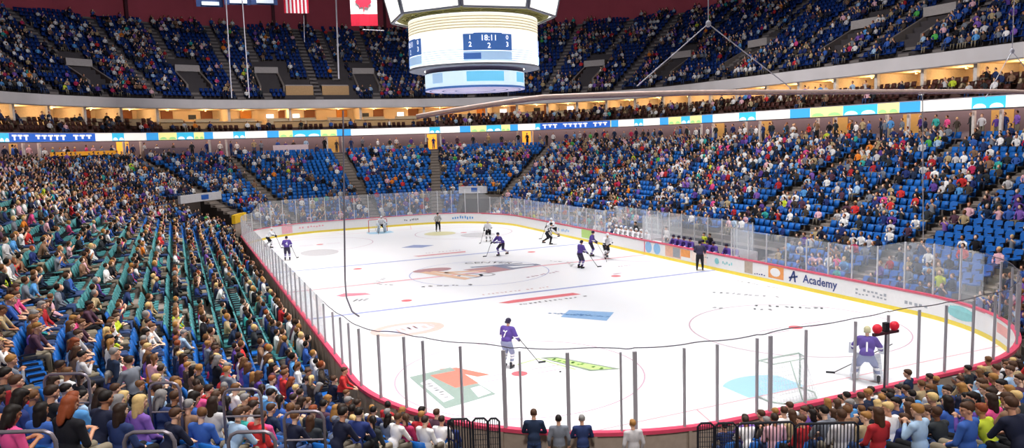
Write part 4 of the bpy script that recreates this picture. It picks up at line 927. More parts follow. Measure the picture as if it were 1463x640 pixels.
# ------------------------------------------------------------------ skaters
def build_skater(pose):
    """origin between the skates, facing +Y"""
    lean = {'up': .12, 'skate': .32, 'bent': .42, 'goalie': .3, 'bench': .18}[pose]; H = {'up': .98, 'skate': .92, 'bent': .88, 'goalie': .80, 'bench': .62}[pose]
    st = .17 if pose != 'goalie' else .3
    hipc = Vector((0, -.08 if pose != 'bench' else 0, H)); sh = Vector((0, hipc.y+lean, H+.5-.12*lean)); hc = sh+Vector((0, .07, .26))
    sho = [sh+Vector((q*.2, 0, 0)) for q in (-1, 1)]
    if pose == 'skate': an = [Vector((-.2, -.38, .2)), Vector((.15, .2, .12))]; kn = [Vector((-.17, -.0, .5)), Vector((.15, .26, .55))]
    elif pose == 'goalie': an = [Vector((q*.34, -.05, .12)) for q in (-1, 1)]; kn = [Vector((q*.25, .2, .46)) for q in (-1, 1)]
    elif pose == 'bench': an = [Vector((q*.15, .42, .14)) for q in (-1, 1)]; kn = [Vector((q*.15, .42, .62)) for q in (-1, 1)]
    else: an = [Vector((q*st, -.03, .12)) for q in (-1, 1)]; kn = [Vector((q*(st-.02), .1, .52)) for q in (-1, 1)]
    hip = [hipc+Vector((q*.11, 0, -.02)) for q in (-1, 1)]
    if pose == 'bench': el = [sh+Vector((q*.3, .08, -.25)) for q in (-1, 1)]; wr = [sh+Vector((q*.18, .3, -.32)) for q in (-1, 1)]
    elif pose == 'goalie': el = [sh+Vector((q*.36, .05, -.22)) for q in (-1, 1)]; wr = [sh+Vector((q*.4, .28, -.36)) for q in (-1, 1)]
    elif pose == 'up': el = [sh+Vector((-.3, .05, -.26)), sh+Vector((.32, .02, -.22))]; wr = [sh+Vector((-.1, .28, -.4)), sh+Vector((.3, .25, -.42))]
    else: el = [sh+Vector((-.28, .12, -.28)), sh+Vector((.3, .16, -.2))]; wr = [sh+Vector((-.05, .36, -.34)), sh+Vector((.3, .42, -.36))]
    B = MB(); B.ell(hipc.lerp(sh, .55), (.17, .12, .28), 12, 8); B.cap(sh, hc-Vector((0, .02, .05)), .06, .055); head(B, hc)
    for q in (0, 1):
        B.cap(sho[q], el[q], .06, .05); B.cap(el[q], wr[q], .05, .035); limb_hand(B, wr[q], wr[q]-el[q], -1 if q else 1, .011); B.cap(hip[q], kn[q], .09, .065); B.cap(kn[q], an[q], .06, .045)
    J = MB(); J.ell(hipc.lerp(sh, .62), (.235, .17, .27), 14, 10); J.cap(sho[0], sho[1], .115, None, 12); J.ell(hipc+Vector((0, .02, .1)), (.22, .165, .17), 14, 10)
    for q in (0, 1): J.cap(sho[q], el[q], .115, .09); J.cap(el[q], el[q].lerp(wr[q], .85), .09, .065)
    T = MB(); T.ell(hipc+Vector((0, 0, -.02)), (.2, .17, .15), 14, 8)
    for q in (0, 1): T.cap(hip[q], hip[q].lerp(kn[q], .85), .13, .105)
    K = MB()
    for q in (0, 1): K.cap(kn[q], an[q]+Vector((0, 0, .06)), .09, .065); K.ell(kn[q]+Vector((0, .02, 0)), (.09, .09, .1))
    SK = MB()
    for q in (0, 1):
        a = an[q]; SK.cap(a+Vector((0, -.04, .08)), a+Vector((0, -.04, -.02)), .055, .05, 10); SK.cap(a+Vector((0, -.06, -.04)), a+Vector((0, .15, -.05)), .045, .04, 10)
        SK.box(a.x-.006, a.x+.006, a.y-.12, a.y+.19, a.z-.12, a.z-.07)
    G = MB()
    for q in (0, 1): d = (wr[q]-el[q]).normalized(); G.cap(wr[q]-d*.07, wr[q]+d*.03, .062, .058, 10); G.ell(wr[q]+d*.08, (.062, .07, .055), 10, 8); G.cap(wr[q]+d*.03+Vector(((.06 if q == 0 else -.06), 0, 0)), wr[q]+d*.08+Vector(((.075 if q == 0 else -.075), .02, 0)), .025, .02, 8)
    HE = MB(); HE.ell(hc+Vector((0, -.01, .045)), (.105, .128, .105), 14, 10); HE.box(-.1, .1, hc.y-.1, hc.y-.04, hc.z-.05, hc.z+.03)
    out = {}
    def stripes(c): return 0
    lo = hipc.z+.02
    def pj(c): return 1 if (c.z < lo or (abs(c.x) > .24 and c.z < lo+.22 and c.z > lo+.15)) else 0
    def pk(c): return 1 if .27 < c.z < .36 or .42 < c.z < .46 else 0
    out['body'] = remeshed(B, .016, .5, 1, mats=[None]); out['jersey'] = remeshed(J, .025, 1, 2, pj, [None, None]); out['hockey_pants'] = remeshed(T, .025, .6, 2, mats=[None]); out['socks'] = remeshed(K, .022, 1, 1, pk, [None, None])
    out['skates'] = SK.mesh('skates', None, True); out['gloves'] = G.mesh('gloves', None, True); out['helmet'] = remeshed(HE, .014, .5, 1, mats=[None])
    out['_wr'] = wr; out['_hc'] = hc; out['_sh'] = sh; out['_an'] = an; out['_kn'] = kn; return out
SKT = {k: build_skater(k) for k in ('up', 'skate', 'bent', 'goalie', 'bench')}
def ref_jersey(me):
    m2 = me.copy()
    for p in m2.polygons: p.material_index = 1 if (math.floor(p.center.x/.055) % 2) else 0
    return m2
REFJ = {k: ref_jersey(SKT[k]['jersey']) for k in ('up', 'skate')}
pur = mat('purple jersey', '#5c4699', .75, noise=.05); whi = mat('white jersey', '#f1f0f4', .75, noise=.03); blk = mat('black cloth', '#1d1c24', .75, noise=.03); lav = mat('lavender grey cloth', '#8c93b4', .75, noise=.05); hel_p = mat('purple helmet', '#2c2440', .35); hel_w = mat('white helmet', '#e9e9ee', .35); skk = mat('skin 0', SKINS[0])
m_skate = mat('black skates', '#22212a', .4); m_stick = mat('hockey stick shaft', '#3a3538', .5)
TEAM = {'purple': dict(jersey=(pur, whi), hockey_pants=(hel_p,), socks=(pur, whi), gloves=hel_p, helmet=hel_p), 'purple_light': dict(jersey=(pur, whi), hockey_pants=(lav,), socks=(whi, lav), gloves=hel_p, helmet=hel_p),
        'white': dict(jersey=(whi, blk), hockey_pants=(blk,), socks=(whi, blk), gloves=blk, helmet=hel_w), 'official': dict(jersey=(whi, blk), hockey_pants=(blk,), socks=(blk, blk), gloves=blk, helmet=blk), 'darkref': dict(jersey=(mat('dark official jersey', '#34304a', .7), blk), hockey_pants=(blk,), socks=(blk, blk), gloves=blk, helmet=blk)}
def digits(txt, b, P, m_, size=.36, zoff=-.16, back=True):
    from mathutils.bvhtree import BVHTree
    J = P['jersey']; bv = BVHTree.FromPolygons([v.co for v in J.vertices], [tuple(p.vertices) for p in J.polygons]); sh = P['_sh']
    me = text_mesh(txt, size, bold=.006)
    for v in me.vertices:
        x, z = v.co.x, sh.z+zoff+v.co.y; h = bv.ray_cast(Vector((x, -2, z)), Vector((0, 1, 0)))
        v.co = (x, (h[0].y if h[0] else sh.y-.2)-.015, z)
    me.materials.append(m_); link('number', me, b)
def skater(x, y, z, rz, team, pose, label, cat='hockey player', group=None, scl=1.0, stick=None, num=None, official=False):
    P = SKT[pose]; t = TEAM[team]; b = link('person', P['body']); b.location = (x, y, z); b.rotation_euler = (0, 0, rz); b.scale = (scl,)*3; slot(b, skk); tag(b, label, cat, group)
    for k in ('jersey', 'hockey_pants', 'socks', 'skates', 'gloves', 'helmet'):
        if official and k == 'gloves': continue
        me = REFJ[pose] if (k == 'jersey' and team == 'official') else P[k]
        if me.materials and len(me.materials) == 0: pass
        if k in ('skates', 'gloves') and len(me.materials) == 0: me.materials.append(None)
        o = link(k, me, b); jo = o if k == 'jersey' else (b if k == 'body' else locals().get('jo')); v = m_skate if k == 'skates' else t[k]
        for i in range(len(me.materials)): slot(o, v[min(i, len(v)-1)] if isinstance(v, tuple) else v, i)
    if num: digits(num, jo, P, whi if 'purple' in team else blk)
    if stick:
        M_ = Matrix.Translation((x, y, z)) @ Matrix.Rotation(rz, 4, 'Z') @ Matrix.Scale(scl, 4); a = M_ @ (P['_wr'][0]+Vector((0, .06, .03))); c = M_ @ (P['_wr'][1]+Vector((0, .07, -.02)))
        tip = M_ @ Vector((stick[0], stick[1], .03)); bd = (tip-c); bd.z = 0; bd.normalize(); bl_ = tip+Vector((bd.x, bd.y, 0))*.3
        if pose != 'bench': a = c+(c-tip).normalized()*.42
        r = empty('hockey_stick', tip); tag(r, 'hockey stick of the '+' '.join(label.split(' ')[:12]), 'hockey stick'); L_ = Vector(tip)
        mb = MB(); mb.tube([a-L_, Vector((0, 0, .03))], .016, 6); mb.build('shaft', m_stick, r)
        mb = MB(); w = Vector((0, 0, .04)); n2 = Vector((-bd.y, bd.x, 0))*.01; o_ = Vector((0, 0, 0)); e_ = bl_-L_; mb.hexa([o_-w*.7-n2, e_-w*.7-n2, e_-w*.7+n2, o_-w*.7+n2], [o_+w-n2, e_+w*.9-n2, e_+w*.9+n2, o_+w+n2]); mb.build('blade', m_dark, r)
    return b
def face(dx, dy): return math.atan2(dy, dx)-PI/2
CAMDIR = lambda x, y: face(x-CP[0], y-CP[1])
skater(-6.75, -20.1, 0, face(.9, .6), 'purple_light', 'up', 'hockey player in purple skating alone inside the near blue line', stick=(.75, .95), scl=1.02, num='7')
skater(-10.48, 13.2, 0, face(.2, 1), 'purple', 'up', 'hockey player in purple seen from behind near the left boards', num='4', stick=(.6, .9))
skater(-10.9, 21.6, 0, face(1, -.4), 'white', 'skate', 'hockey player in white by the far left boards', stick=(.4, 1.1))
skater(6.27, 13.75, 0, face(-.6, -1), 'white', 'up', 'hockey player in white with dark pants left of the far blue line', stick=(.5, 1.0))
skater(4.11, 5.83, 0, face(-1, -.2), 'purple', 'skate', 'hockey player in purple skating just this side of far blue line', stick=(.4, 1.1))
skater(11.9, 12.4, 0, face(-1, -.3), 'white', 'skate', 'hockey player in white with dark pants near the far right boards', stick=(.4, 1.1))
skater(6.33, -2.33, 0, face(1, .2), 'purple', 'up', 'hockey player in purple alone near the center line, right half', stick=(.5, 1.0))
skater(9.5, 1.7, 0, face(1, -.6), 'purple', 'up', 'hockey player in purple beside a white opponent in front of white bench', stick=(.5, .9))
skater(9.75, 0.1, 0, face(-.2, -1), 'white', 'skate', 'hockey player in white paired with purple opponent by the white bench', stick=(.4, 1.1), scl=1.05)
skater(4.94, 23.34, 0, face(-.2, -1), 'official', 'up', 'official in black and white standing in the far zone', 'official', official=True)
skater(9.66, 9.14, 0, face(1, -.5), 'official', 'skate', 'official in striped jersey gliding near the far blue line', 'official', official=True)
skater(12.1, -7.4, 0, CAMDIR(12, -7.5), 'darkref', 'up', 'official in dark clothing by right boards at the near blue line', 'official', official=True, scl=1.03)
# goalkeepers: same figure with leg pads, blocker and catcher
def goalie(x, y, rz, team, label, num, scl=1.0, stick=None):
    P = SKT['goalie']; b = skater(x, y, 0, rz, team, 'goalie', label, num=num, scl=scl, stick=stick); pad = mat('pad white', '#dfe4ee', .6)
    for q in (0, 1):
        mb = MB(); a, k = P['_an'][q], P['_kn'][q]; X = a.x*.55+k.x*.45
        M_ = Matrix.Translation((X, (a.y+k.y)/2+.12, .42)) @ Matrix.Rotation(-.38, 4, 'X') @ Matrix.Rotation((.12 if q == 0 else -.12), 4, 'Y')
        for i in range(5): mb.box(-.13, .13, -.05, .07, -.38+i*.16, -.24+i*.16, 0, M_)
        mb.build('leg_pad', pad, b)
    w = P['_wr']; mb = MB(); mb.box(w[0].x-.12, w[0].x+.1, w[0].y-.02, w[0].y+.1, w[0].z-.18, w[0].z+.16); mb.build('blocker', pad, b); mb = MB(); mb.ell(w[1]+Vector((.04, .08, 0)), (.15, .08, .17), 14, 10); mb.build('catcher', pad, b, True)
    mb = MB(); h = P['_hc']
    for i in range(-3, 4): mb.tube([h+Vector((i*.022, .13-abs(i)*.01, .03)), h+Vector((i*.02, .125-abs(i)*.01, -.11))], .005, 4)
    for i in range(4): mb.tube([h+Vector((-.08, .1, .02-i*.035)), h+Vector((0, .14, .02-i*.035)), h+Vector((.08, .1, .02-i*.035))], .005, 4)
    mb.build('face_cage', m_post, b)
    if num:
        for o in b.children:
            if o.name.startswith('helmet'): slot(o, mat('straw mask', '#c9c39a', .4))
    return b
goalie(3.35, -27.7, CAMDIR(3.35, -27.7), 'purple_light', 'goalkeeper in purple number 1 jersey standing beside the near goal', '1', 1.12, (-.9, .5))
goalie(.1, 26.3, face(0, -1), 'white', 'goalkeeper in white crouching before the far goal', None, 1.0, (.5, .9))
# players on the benches
for k, y in enumerate(np.linspace(.9, 5.1, 7)): skater(HW+1.0, y, .18, face(-1, .1*math.sin(k*2)), 'white', 'bench', f"hockey player in white sitting on the white team bench, {ord_(k+1)} from the timekeeper", group='white team bench')
for k, y in enumerate([-2.4, -3.0, -3.6, -4.3, -5.6, -6.1, -6.7, -8.0, -8.7]): skater(HW+1.0, y, .18, face(-1, .1*math.sin(k*3)), 'purple', 'bench', f"hockey player in purple sitting on the purple team bench, {ord_(k+1)} from the timekeeper", group='purple team bench')
for k, (y, sh, lab) in enumerate(((-4.9, 18, 'coach in yellow green top standing behind the purple bench'), (-5.5, 1, 'coach in black suit standing behind the purple bench'), (3.4, 25, 'coach in charcoal standing behind the white bench'), (-.6, 7, 'timekeeper in white standing at the desk between benches'))): man(HW+1.5, y, .2, face(-1, 0), 'stand', sh, 1, 0, 2, lab)
for k, (f_, sh) in enumerate(((fy(7.2), 8), (fy(8.4), 14), (fy(-10.2), 10))): pass
pk = empty('puck', (-5.3, -21.6, 0)); tag(pk, 'small black puck on the ice near the lone purple skater', 'puck'); mb = MB(); mb.tube([(0, 0, 0.01), (0, 0, .035)], .038, 16); mb.build('disc', m_dark, pk)

# ------------------------------------------------------------------ scoreboard
SX, SY = 0.05, -.3
sb = empty('scoreboard', (SX, SY, 11.8)); tag(sb, 'large round center hung scoreboard with bright drum screen and upper panels', 'scoreboard')
e_cream = mat('screen cream', '#fdf6e2', .4, emit=.9, noise=0); e_white = mat('screen white', '#fffdf6', .4, emit=1.15, noise=0); e_tan = mat('screen stripe', '#cdbd92', .4, emit=.45, noise=0); e_bl = mat('screen pale blue', '#a9c8ea', .4, emit=.7, noise=0); e_blue = mat('screen blue', '#4a72b8', .4, emit=.55, noise=0); e_sky = mat('screen sky', '#6fc0e6', .4, emit=.85, noise=0); e_nav = mat('screen navy', '#3c5296', .4, emit=.3, noise=0)
def cyl(mb, r0, z0, r1, z1, k=0, n=72, a0=0, a1=2*PI):
    vs = []
    for i in range(n+1):
        t = a0+(a1-a0)*i/n; vs += [(r0*math.cos(t), r0*math.sin(t), z0), (r1*math.cos(t), r1*math.sin(t), z1)]
    mb.add(vs, [(2*i, 2*i+2, 2*i+3, 2*i+1) for i in range(n)], k)
mb = MB(); cyl(mb, 4.05, 1.35, 4.05, 4.25); mb.build('drum', e_white, sb)
mb = MB()
for i in range(5): z = 3.35+i*.16; cyl(mb, 4.07, z, 4.07, z+.05)
mb.build('drum_stripe', e_tan, sb)
mb = MB(); cyl(mb, 4.06, 3.3, 4.06, 4.2); mb.build('drum_band', e_cream, sb); mb = MB()
for i in range(6): z = 1.45+i*.13; cyl(mb, 4.07, z, 4.07, z+.045)
mb.build('drum_stripe', e_bl, sb)
mb = MB(); cyl(mb, 4.12, 1.24, 4.12, 1.36); cyl(mb, 4.12, 4.22, 4.12, 4.32); cyl(mb, 3.2, 1.24, 4.12, 1.24); mb.build('drum_rim', mat('scoreboard rim', '#8d8f9c', .5), sb)
mb = MB(); cyl(mb, 3.1, .95, 3.1, 1.3); cyl(mb, 3.0, .95, 3.14, .95); mb.build('neck', mat('scoreboard dark', '#3a3450', .6), sb)
mb = MB(); cyl(mb, 3.15, .12, 3.15, 1.0); mb.build('lower_ring', mat('screen ice blue', '#d5ecf6', .4, emit=.8, noise=0), sb)
for a0, a1, m_ in ((-2.1, -1.35, e_sky), (-1.0, -.6, e_sky), (-2.9, -2.6, e_bl), (-.3, .4, e_sky), (.9, 1.6, e_bl)): mb = MB(); cyl(mb, 3.16, .35, 3.16, .95, 0, 16, a0, a1); mb.build('ring_screen', m_, sb)
mb = MB(); cyl(mb, 3.17, .0, 3.17, .13); mb.build('ring_rim', e_blue, sb); mb = MB(); cyl(mb, .1, .02, 3.16, .0); mb.build('underside', mat('underside lilac', '#cfc8e6', .5, emit=.25, noise=0), sb)
for r_ in (1.2, 2.0, 2.8): mb = MB(); cyl(mb, r_, .0, r_+.12, -.005); mb.build('underside_ring', e_nav, sb)
th = math.atan2(CP[1]-SY, CP[0]-SX)
def panel(ac):
    base = None
    for a, b, z0, z1, m_, rr in ((-.37, .36, 2.05, 3.0, e_blue, 4.10), (-.37, .36, 1.5, 2.0, e_bl, 4.10), (-.37, -.12, 1.55, 1.9, e_blue, 4.12), (-.22, .2, 2.95, 3.05, e_blue, 4.10)): mb = MB(); cyl(mb, rr, z0, rr, z1, 0, 14, ac+a, ac+b); pn = mb.build('score_panel', m_, sb); base = pn if z0 == 2.05 else base
    for txt, u, z, size in (('18:11', .0, 2.74, .46), ('2', 0, 2.3, .42), ('1', -.27, 2.78, .36), ('2', -.27, 2.38, .4), ('0', .28, 2.78, .36), ('3', .28, 2.38, .4)):
        me = text_mesh(txt, size, bold=.004)
        for v in me.vertices: a = ac+u+v.co.x/4.1; v.co = (4.125*math.cos(a), 4.125*math.sin(a), z+v.co.y)
        me.materials.append(e_white); link('score_digits', me, base)
panel(th+.22); panel(th+.22-1.45)
panel(th+.22+1.65)
mb = MB()     # truss ring above the drum
for k in range(24):
    a = 2*PI*k/24; b = 2*PI*(k+1)/24; P = lambda t, r, z: (r*math.cos(t), r*math.sin(t), z); mb.tube([P(a, 4.15, 4.3), P(b, 4.15, 4.3)], .05, 6); mb.tube([P(a, 4.5, 4.42), P(b, 4.5, 4.42)], .05, 6); mb.tube([P(a, 4.15, 4.3), P(b, 4.5, 4.42)], .04, 5); mb.tube([P(b, 4.15, 4.3), P(b, 4.5, 4.42)], .04, 5)
cyl(mb, 3.9, 4.33, 4.8, 4.46); mb.build('truss', mat('olive truss', '#8f8a4e', .6), sb)
for k in range(8):
    a = th+.27+k*PI/4; r0 = 4.75; w = r0*math.tan(PI/8)*.93
    M_ = Matrix.Rotation(a, 4, 'Z') @ Matrix.Translation((r0, 0, 0)); mb = MB(); big = 1
    mb.hexa([M_ @ Vector(v) for v in ((0, -w, 4.42), (.12, -w, 4.42), (.12, w, 4.42), (0, w, 4.42))], [M_ @ Vector(v) for v in ((.9, -w*1.15, 8.3), (1.02, -w*1.15, 8.3), (1.02, w*1.15, 8.3), (.9, w*1.15, 8.3))]); mb.build('screen', e_white, sb)
    mb = MB(); mb.hexa([M_ @ Vector(v) for v in ((-.04, -w-.05, 4.34), (.1, -w-.05, 4.34), (.1, w+.05, 4.34), (-.04, w+.05, 4.34))], [M_ @ Vector(v) for v in ((-.02, -w-.05, 4.44), (.13, -w-.05, 4.44), (.13, w+.05, 4.44), (-.02, w+.05, 4.44))])
    for q in (-1, 1): mb.tube([M_ @ Vector((.08, q*(w+.08), 4.4)), M_ @ Vector((1.0, q*(w*1.15+.08), 8.3))], .08, 6)
    mb.build('screen_frame', mat('scoreboard rim', '#8d8f9c'), sb)
for q in range(4): a = q*PI/2+.6; mb = MB(); mb.tube([(2.5*math.cos(a), 2.5*math.sin(a), 4.6), (2.5*math.cos(a), 2.5*math.sin(a), 23)], .04, 6); mb.build('cable', m_post, sb)
mb = MB(); cyl(mb, 3.9, 4.3, 3.9, 8.2); mb.build('core', mat('scoreboard dark', '#3a3450'), sb)

# ------------------------------------------------------------------ flags, banners, cables, net boom
def hang(u, v, depth):
    D = fw + R2*((u-731.5)/FPX) - U2*((v-320)/FPX); return Vector(CP)+D*depth
def flag_root(name, u, v, depth, label, cat='flag'):
    p = hang(u, v, depth); r = empty(name, p, face(p.x-CP[0], p.y-CP[1])); tag(r, label, cat); return r
def wavy(mb, x0, x1, z0, z1, k=0, n=4, off=0):
    for i in range(n):
        a = x0+(x1-x0)*i/n; b = x0+(x1-x0)*(i+1)/n; mb.add([(a, off+.05*math.sin(a*4), z0), (b, off+.05*math.sin(b*4), z0), (b, off+.05*math.sin(b*4), z1), (a, off+.05*math.sin(a*4), z1)], [(0, 1, 2, 3)], k)
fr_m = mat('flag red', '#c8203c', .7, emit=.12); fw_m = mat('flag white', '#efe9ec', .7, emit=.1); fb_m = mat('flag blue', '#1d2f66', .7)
r = flag_root('national_flag', 424, 19, 72, 'United States flag hanging vertically, its red and white stripes showing'); W_ = 2.25; Hh = 4.2; mb = MB()
for i in range(13): wavy(mb, -W_/2+W_*i/13, -W_/2+W_*(i+1)/13, 0, Hh, i % 2, 1)
mb.build('stripes', [fr_m, fw_m], r); mb = MB(); wavy(mb, -W_/2, -W_/2+W_*7/13, Hh*.6, Hh, 0, 4, -.02); cn = mb.build('canton', fb_m, r)
mb = MB()
for i in range(5):
    for j in range(6):
        cx, cz = -W_/2+.12+i*.23, Hh*.6+.14+j*.27; mb.add([(cx+(.07 if q % 2 == 0 else .03)*math.sin(q*PI/5), -.08, cz+(.07 if q % 2 == 0 else .03)*math.cos(q*PI/5)) for q in range(10)], [tuple(range(10))])
mb.build('stars', fw_m, cn)
r = flag_root('national_flag', 521, 37, 72, 'Canadian flag hanging vertically with red maple leaf above a red band'); W_ = 2.5; mb = MB(); wavy(mb, -W_/2, W_/2, 0, 1.1, 0, 6); wavy(mb, -W_/2, W_/2, 3.5, 4.6, 0, 6); mb.build('bands', fr_m, r)
mb = MB(); wavy(mb, -W_/2, W_/2, 1.1, 3.5, 0, 6); mb.build('field', fw_m, r)
leaf = [(0, -1), (.06, -.98), (.05, -.55), (.52, -.62), (.46, -.45), (.93, -.1), (.82, -.02), (.9, .33), (.62, .27), (.55, .42), (.3, .15), (.4, .72), (.2, .62), (0, 1)]
leaf = leaf+[(-x, y) for x, y in reversed(leaf[1:-1])]; mb = MB(); mb.add([(x*.85, -.12, 2.3+y*1.0) for x, y in leaf], [tuple(range(len(leaf)))])
o = mb.build('maple_leaf', fr_m, r); bmm = bmesh.new(); bmm.from_mesh(o.data); bmesh.ops.triangulate(bmm, faces=bmm.faces); bmm.to_mesh(o.data); bmm.free()
mb = MB(); mb.tube([(-.2, 0, -.35), (1.8, 0, -.45)], .05, 6); mb.build('rod', m_post, r)
for u0, u1, lab in ((282, 318, 'dark blue hanging banner with white mark, left one of the row'), (322, 358, 'dark blue hanging banner, middle one of the row left of flag'), (360, 396, 'dark blue hanging banner with pale band, nearest the striped flag')):
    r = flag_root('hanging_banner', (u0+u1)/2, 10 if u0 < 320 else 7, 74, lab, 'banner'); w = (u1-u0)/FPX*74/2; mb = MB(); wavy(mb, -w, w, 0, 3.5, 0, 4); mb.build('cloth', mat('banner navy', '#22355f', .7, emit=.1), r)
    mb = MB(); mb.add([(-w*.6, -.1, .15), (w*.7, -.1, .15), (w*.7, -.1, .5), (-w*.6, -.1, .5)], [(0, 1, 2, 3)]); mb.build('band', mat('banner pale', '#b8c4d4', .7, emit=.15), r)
m_cab = mat('grey cable', '#b9b6c2', .5, emit=.06, noise=0)
def cable(pts, r, label, cat='cable', name='hanging_cable', m_=m_cab):
    P = [Vector(p) for p in pts]; o = empty(name, P[0]); tag(o, label, cat); mb = MB(); mb.tube([p-P[0] for p in P], r, 6); mb.build('strand', m_, o); return o
cable([hang(331, 140, 60), hang(321, -30, 60)], .045, 'left hand one of two long slanting cables before the upper deck'); cable([hang(356, 140, 60), hang(344, -30, 60)], .045, 'right hand one of two long slanting cables before the upper deck')
cable([hang(484, 112, 60), hang(479, -30, 60)], .06, 'thick vertical cable left of the Canadian flag'); cable([hang(435, 60, 60), hang(434, 22, 60)], .02, 'thin cord below the striped flag'); cable([hang(726, 165, 40), hang(726, 130, 40)], .012, 'thin cord below the scoreboard')
cable([hang(1319, 345, 24), hang(1318, 128, 24)], .016, 'thin vertical net cord before the right stand', m_=m_post)
# protective net boom over the near end
boom = empty('net_boom'); tag(boom, 'long pale curved boom that carries the protective net over near end', 'net boom'); P = []
for f_ in np.arange(-66.3, -(2*HALF-71.5), -.4): x, y, nx, ny = pt(f_, .1); t = min(1, (-66.3-f_)/3.5); P.append(Vector((x, y, 9.33+.33*t)))
mb = MB(); mb.tube(P, .045, 8); mb.build('pipe', mat('boom pipe', '#d8bcb2', .6, noise=.1, emit=.12), boom, True); mb = MB(); mb.tube([p+Vector((0, 0, -.07)) for p in P], .022, 6)  # slight glow put into the pipe colour, as lamps reach it only from above
for i in range(0, len(P)-1): mb.tube([P[i], P[i]+Vector((0, 0, -.07))], .012, 4)
mb.build('rope_wrap', mat('boom wrap', '#a58c98', .8, noise=.1), boom)
p0 = P[0]; q0 = at(490, 300, z=6.6) if False else None
x, y, nx, ny = pt(-62.3, .1); pa_ = P[0]; 
cable([(x, y, 3.2), (x-.03, y+.0, 3.6), (pa_.x*.35+x*.65, pa_.y*.35+y*.65, 5.6), (pa_.x, pa_.y, 9.25)] if False else [hang(513, 452, 24.2), hang(503, 445, 24.4), hang(495, 425, 24.6), hang(493, 400, 24.8), hang(490, 158, 24.8)], .03, 'long dark cord hanging from the left end of the net boom', m_=mat('dark cord', '#6b6670', .6, noise=0))
def bridle(ap, ends, ztop, lab):
    r = empty('cable_bridle', ap); tag(r, lab, 'cable bridle')
    for e in ends: mb = MB(); mb.tube([(0, 0, 0), e-ap], .014, 6); mb.build('leg', m_cab, r)
    mb = MB(); mb.ell((0, 0, 0), (.07, .07, .09)); mb.build('ring', m_cab, r); mb = MB(); mb.tube([(0, 0, 0), (0, 0, ztop-ap.z)], .015, 6); mb.build('hanger', m_cab, r)
bridle(hang(1012, 34, 19.2), [hang(910, 123, 18.3), hang(1130, 126, 20.2)], 34, 'inverted V cable bridle holding the net boom, right of scoreboard'); bridle(hang(1446, 73, 25), [hang(1408, 140, 24.4), hang(1490, 130, 25.6)], 34, 'inverted V cable bridle holding the boom at the right edge')
# concourse banners and walls
for f_, w, zz, m_, lab in ((-3.8, 1.3, 7.95, mat('pinkish banner', '#d9c0c4', .6, emit=.1), 'long pale pink banner below the ribbon board at the far end'), (-8.8, .75, 8.0, mat('mauve platform', '#8a7480', .7), 'mauve camera platform front at the far left corner')):
    r = empty('rail_banner'); tag(r, lab, 'banner'); mb = MB(); band(mb, [(20.2, zz), (20.2, zz+.85), (20.3, zz+.85), (20.3, zz)], f_-w, f_+w, .5, close=True); mb.build('cloth', m_, r)
    mb = MB(); band(mb, [(20.3, ZT-.3), (20.3, zz)], f_-w, f_+w, .5); mb.build('support', m_cw, r)
r = empty('lit_counter'); tag(r, 'orange lit counter sign at the back of the left stand', 'counter'); mb = MB(); band(mb, [(20.3, 8.35), (20.3, 8.75), (20.5, 8.75), (20.5, 8.35)], -12.8, -10.5, .5, close=True); mb.build('front', mat('orange lit counter', '#d8922c', .5, emit=.5), r); mb = MB(); band(mb, [(20.4, ZT-.3), (20.4, 8.35)], -12.8, -10.5, .5); mb.build('support', m_dark, r)

# ------------------------------------------------------------------ rails and guard panels in the near stand
m_rail = mat('grey steel rail', '#8f8790', .35, .5, noise=.02)
def hoop(u0, u1, v, depth, hgt, lab, corner=.12, z_up=0):
    a = hang(u0, v, depth); b = hang(u1, v, depth); zt = (a.z+b.z)/2; a.z = b.z = zt; dr = (b-a).normalized(); r = empty('handrail', (a.x, a.y, zt-hgt)); tag(r, lab, 'handrail'); o_ = Vector((a.x, a.y, zt-hgt)); c = corner
    P = [a-Vector((0, 0, hgt)), a-Vector((0, 0, c)), a+dr*c*.35-Vector((0, 0, c*.3)), a+dr*c, b-dr*c, b-dr*c*.35-Vector((0, 0, c*.3)), b-Vector((0, 0, c)), b-Vector((0, 0, hgt))]; mb = MB(); mb.tube([p-o_ for p in P], .024, 8); mb.build('rail', m_rail, r, True)
    mb = MB(); mb.tube([a-Vector((0, 0, hgt*.5))-o_, b-Vector((0, 0, hgt*.5))-o_], .016, 6); mb.build('crossbar', m_rail, r)
hoop(-40, 78, 617, 8.6, 1.0, 'grey steel handrail at the bottom left corner of the stand'); hoop(176, 248, 617, 9.0, 1.0, 'grey steel handrail in the near left stand by blond spectator'); hoop(62, 126, 534, 12.5, 1.0, 'grey steel handrail beside the aisle in the left stand'); hoop(212, 256, 547, 12.6, 1.0, 'grey steel handrail behind the standing couple')
hoop(325, 392, 617, 9.6, 1.0, 'grey steel handrail in front of the magenta topped spectator'); hoop(318, 372, 556, 12.2, .9, 'grey steel handrail in the middle of the near left stand'); hoop(405, 462, 588, 11.6, .9, 'grey steel handrail right of the near left aisle')
def guard(u0, u1, v, depth, hgt, lab, bars=True, n=10):
    a = hang(u0, v, depth); b = hang(u1, v, depth); zt = a.z; b.z = zt; o_ = Vector((a.x, a.y, zt-hgt)); r = empty('guard_panel', o_); tag(r, lab, 'guard panel'); mb = MB(); c = .06; dr = (b-a).normalized(); Zh = Vector((0, 0, hgt))
    mb.tube([p-o_ for p in (a-Zh, a-Vector((0, 0, c)), a+dr*c, b-dr*c, b-Vector((0, 0, c)), b-Zh, a-Zh)], .022, 6); mb.build('frame', mstd, r); mb = MB()
    for i in range(1, n): p = a.lerp(b, i/n); mb.tube([p-o_, p-Zh-o_], .008 if not bars else .013, 4)
    if not bars:
        for i in range(1, n*2): mb.tube([a-Zh*(i/n/2)-o_, b-Zh*(i/n/2)-o_], .006, 4)
    mb.build('mesh' if not bars else 'balusters', mstd, r)
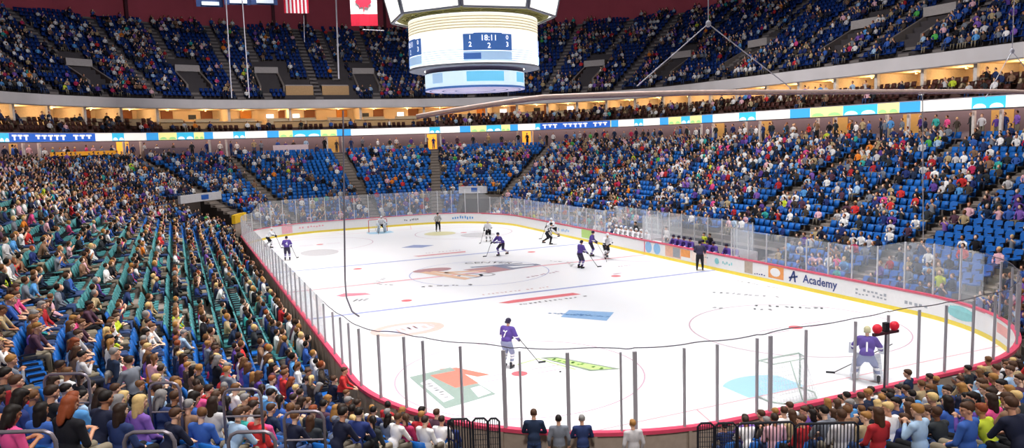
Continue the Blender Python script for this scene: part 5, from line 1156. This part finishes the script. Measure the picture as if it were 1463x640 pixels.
guard(675, 696, 598, 14.2, 1.25, 'dark mesh guard panel left of the gap, outer one', False, 6); guard(697, 713, 598, 14.2, 1.25, 'dark mesh guard panel left of the gap, nearest the opening', False, 5); guard(640, 671, 599, 14.0, 1.2, 'dark barred guard panel at end of the left rows', True, 8)
guard(997, 1020, 605, 14.0, 1.25, 'dark mesh guard panel right of the gap, nearest the opening', False, 7); guard(1022, 1052, 605, 14.0, 1.25, 'dark mesh guard panel right of the gap, outer one', False, 9); guard(1054, 1135, 605, 13.6, 1.0, 'long black barred railing before the right foreground rows, left part', True, 16); guard(1137, 1226, 606, 13.4, 1.0, 'long black barred railing before the right foreground rows, right part', True, 18)

# ------------------------------------------------------------------ light
def area(x, y, z, sx, sy, power, col=(1, 1, 1), spread=PI, target=None):
    l = bpy.data.lights.new('area', 'AREA'); l.shape = 'RECTANGLE'; l.size = sx; l.size_y = sy; l.energy = power; l.color = col; l.spread = spread; o = bpy.data.objects.new('area_light', l); C.objects.link(o); o.location = (x, y, z)
    if target: o.rotation_euler = (Vector(target)-Vector((x, y, z))).to_track_quat('-Z', 'Y').to_euler()
    return o
for y in (-24, -8, 8, 24):
    for x in (-9, 9): area(x, y, 27, 5, 5, 900, (.97, .98, 1), math.radians(75))
for x, y, tx, ty, pw in ((-6, -20, -22, -16, 2500), (-6, 8, -23, 10, 2900), (6, 12, 26, 12, 2300), (6, -14, 25, -12, 2300), (0, 24, 0, 45, 1500), (2, -22, 2, -38, 1300), (-8, -30, -18, -34, 900), (-10, 30, -20, 40, 900), (10, 30, 20, 40, 900)):
    area(x, y, 29, 3, 3, pw, (1, .97, .95), math.radians(95), (tx, ty, 4))
for x, y, tx, ty, pw in ((-22, -52, -14, -36, 800), (4, -54, 3, -36, 700), (-38, -20, -17, -10, 500)): area(x, y, 27, 3, 3, pw, (1, .96, .93), math.radians(60), (tx, ty, 1))  # fill lamps added on the outer side to brighten board backing and posts
for x, y, tx, ty in ((0, 30, 0, 60), (10, 10, 46, 16), (-10, 10, -44, 30), (10, -20, 44, -10), (-8, 30, -28, 56), (10, 30, 34, 50)): area(x, y, 32, 4, 4, 560, (.85, .88, 1), math.radians(90), (tx, ty, 20))
for x, y, z in SUITE_L:
    u_, v_, z_ = proj((x, y, z))
    if z_ < 10 or not -100 < u_ < 1560: continue
    l = bpy.data.lights.new('suite', 'POINT'); l.energy = 190; l.color = (1, .72, .42); l.shadow_soft_size = .12; o = bpy.data.objects.new('suite_light', l); C.objects.link(o); o.location = (x, y, z-.15)
w = bpy.data.worlds.new('world'); sc.world = w; w.use_nodes = True; w.node_tree.nodes['Background'].inputs[0].default_value = (.5, .55, .75, 1); w.node_tree.nodes['Background'].inputs[1].default_value = .08
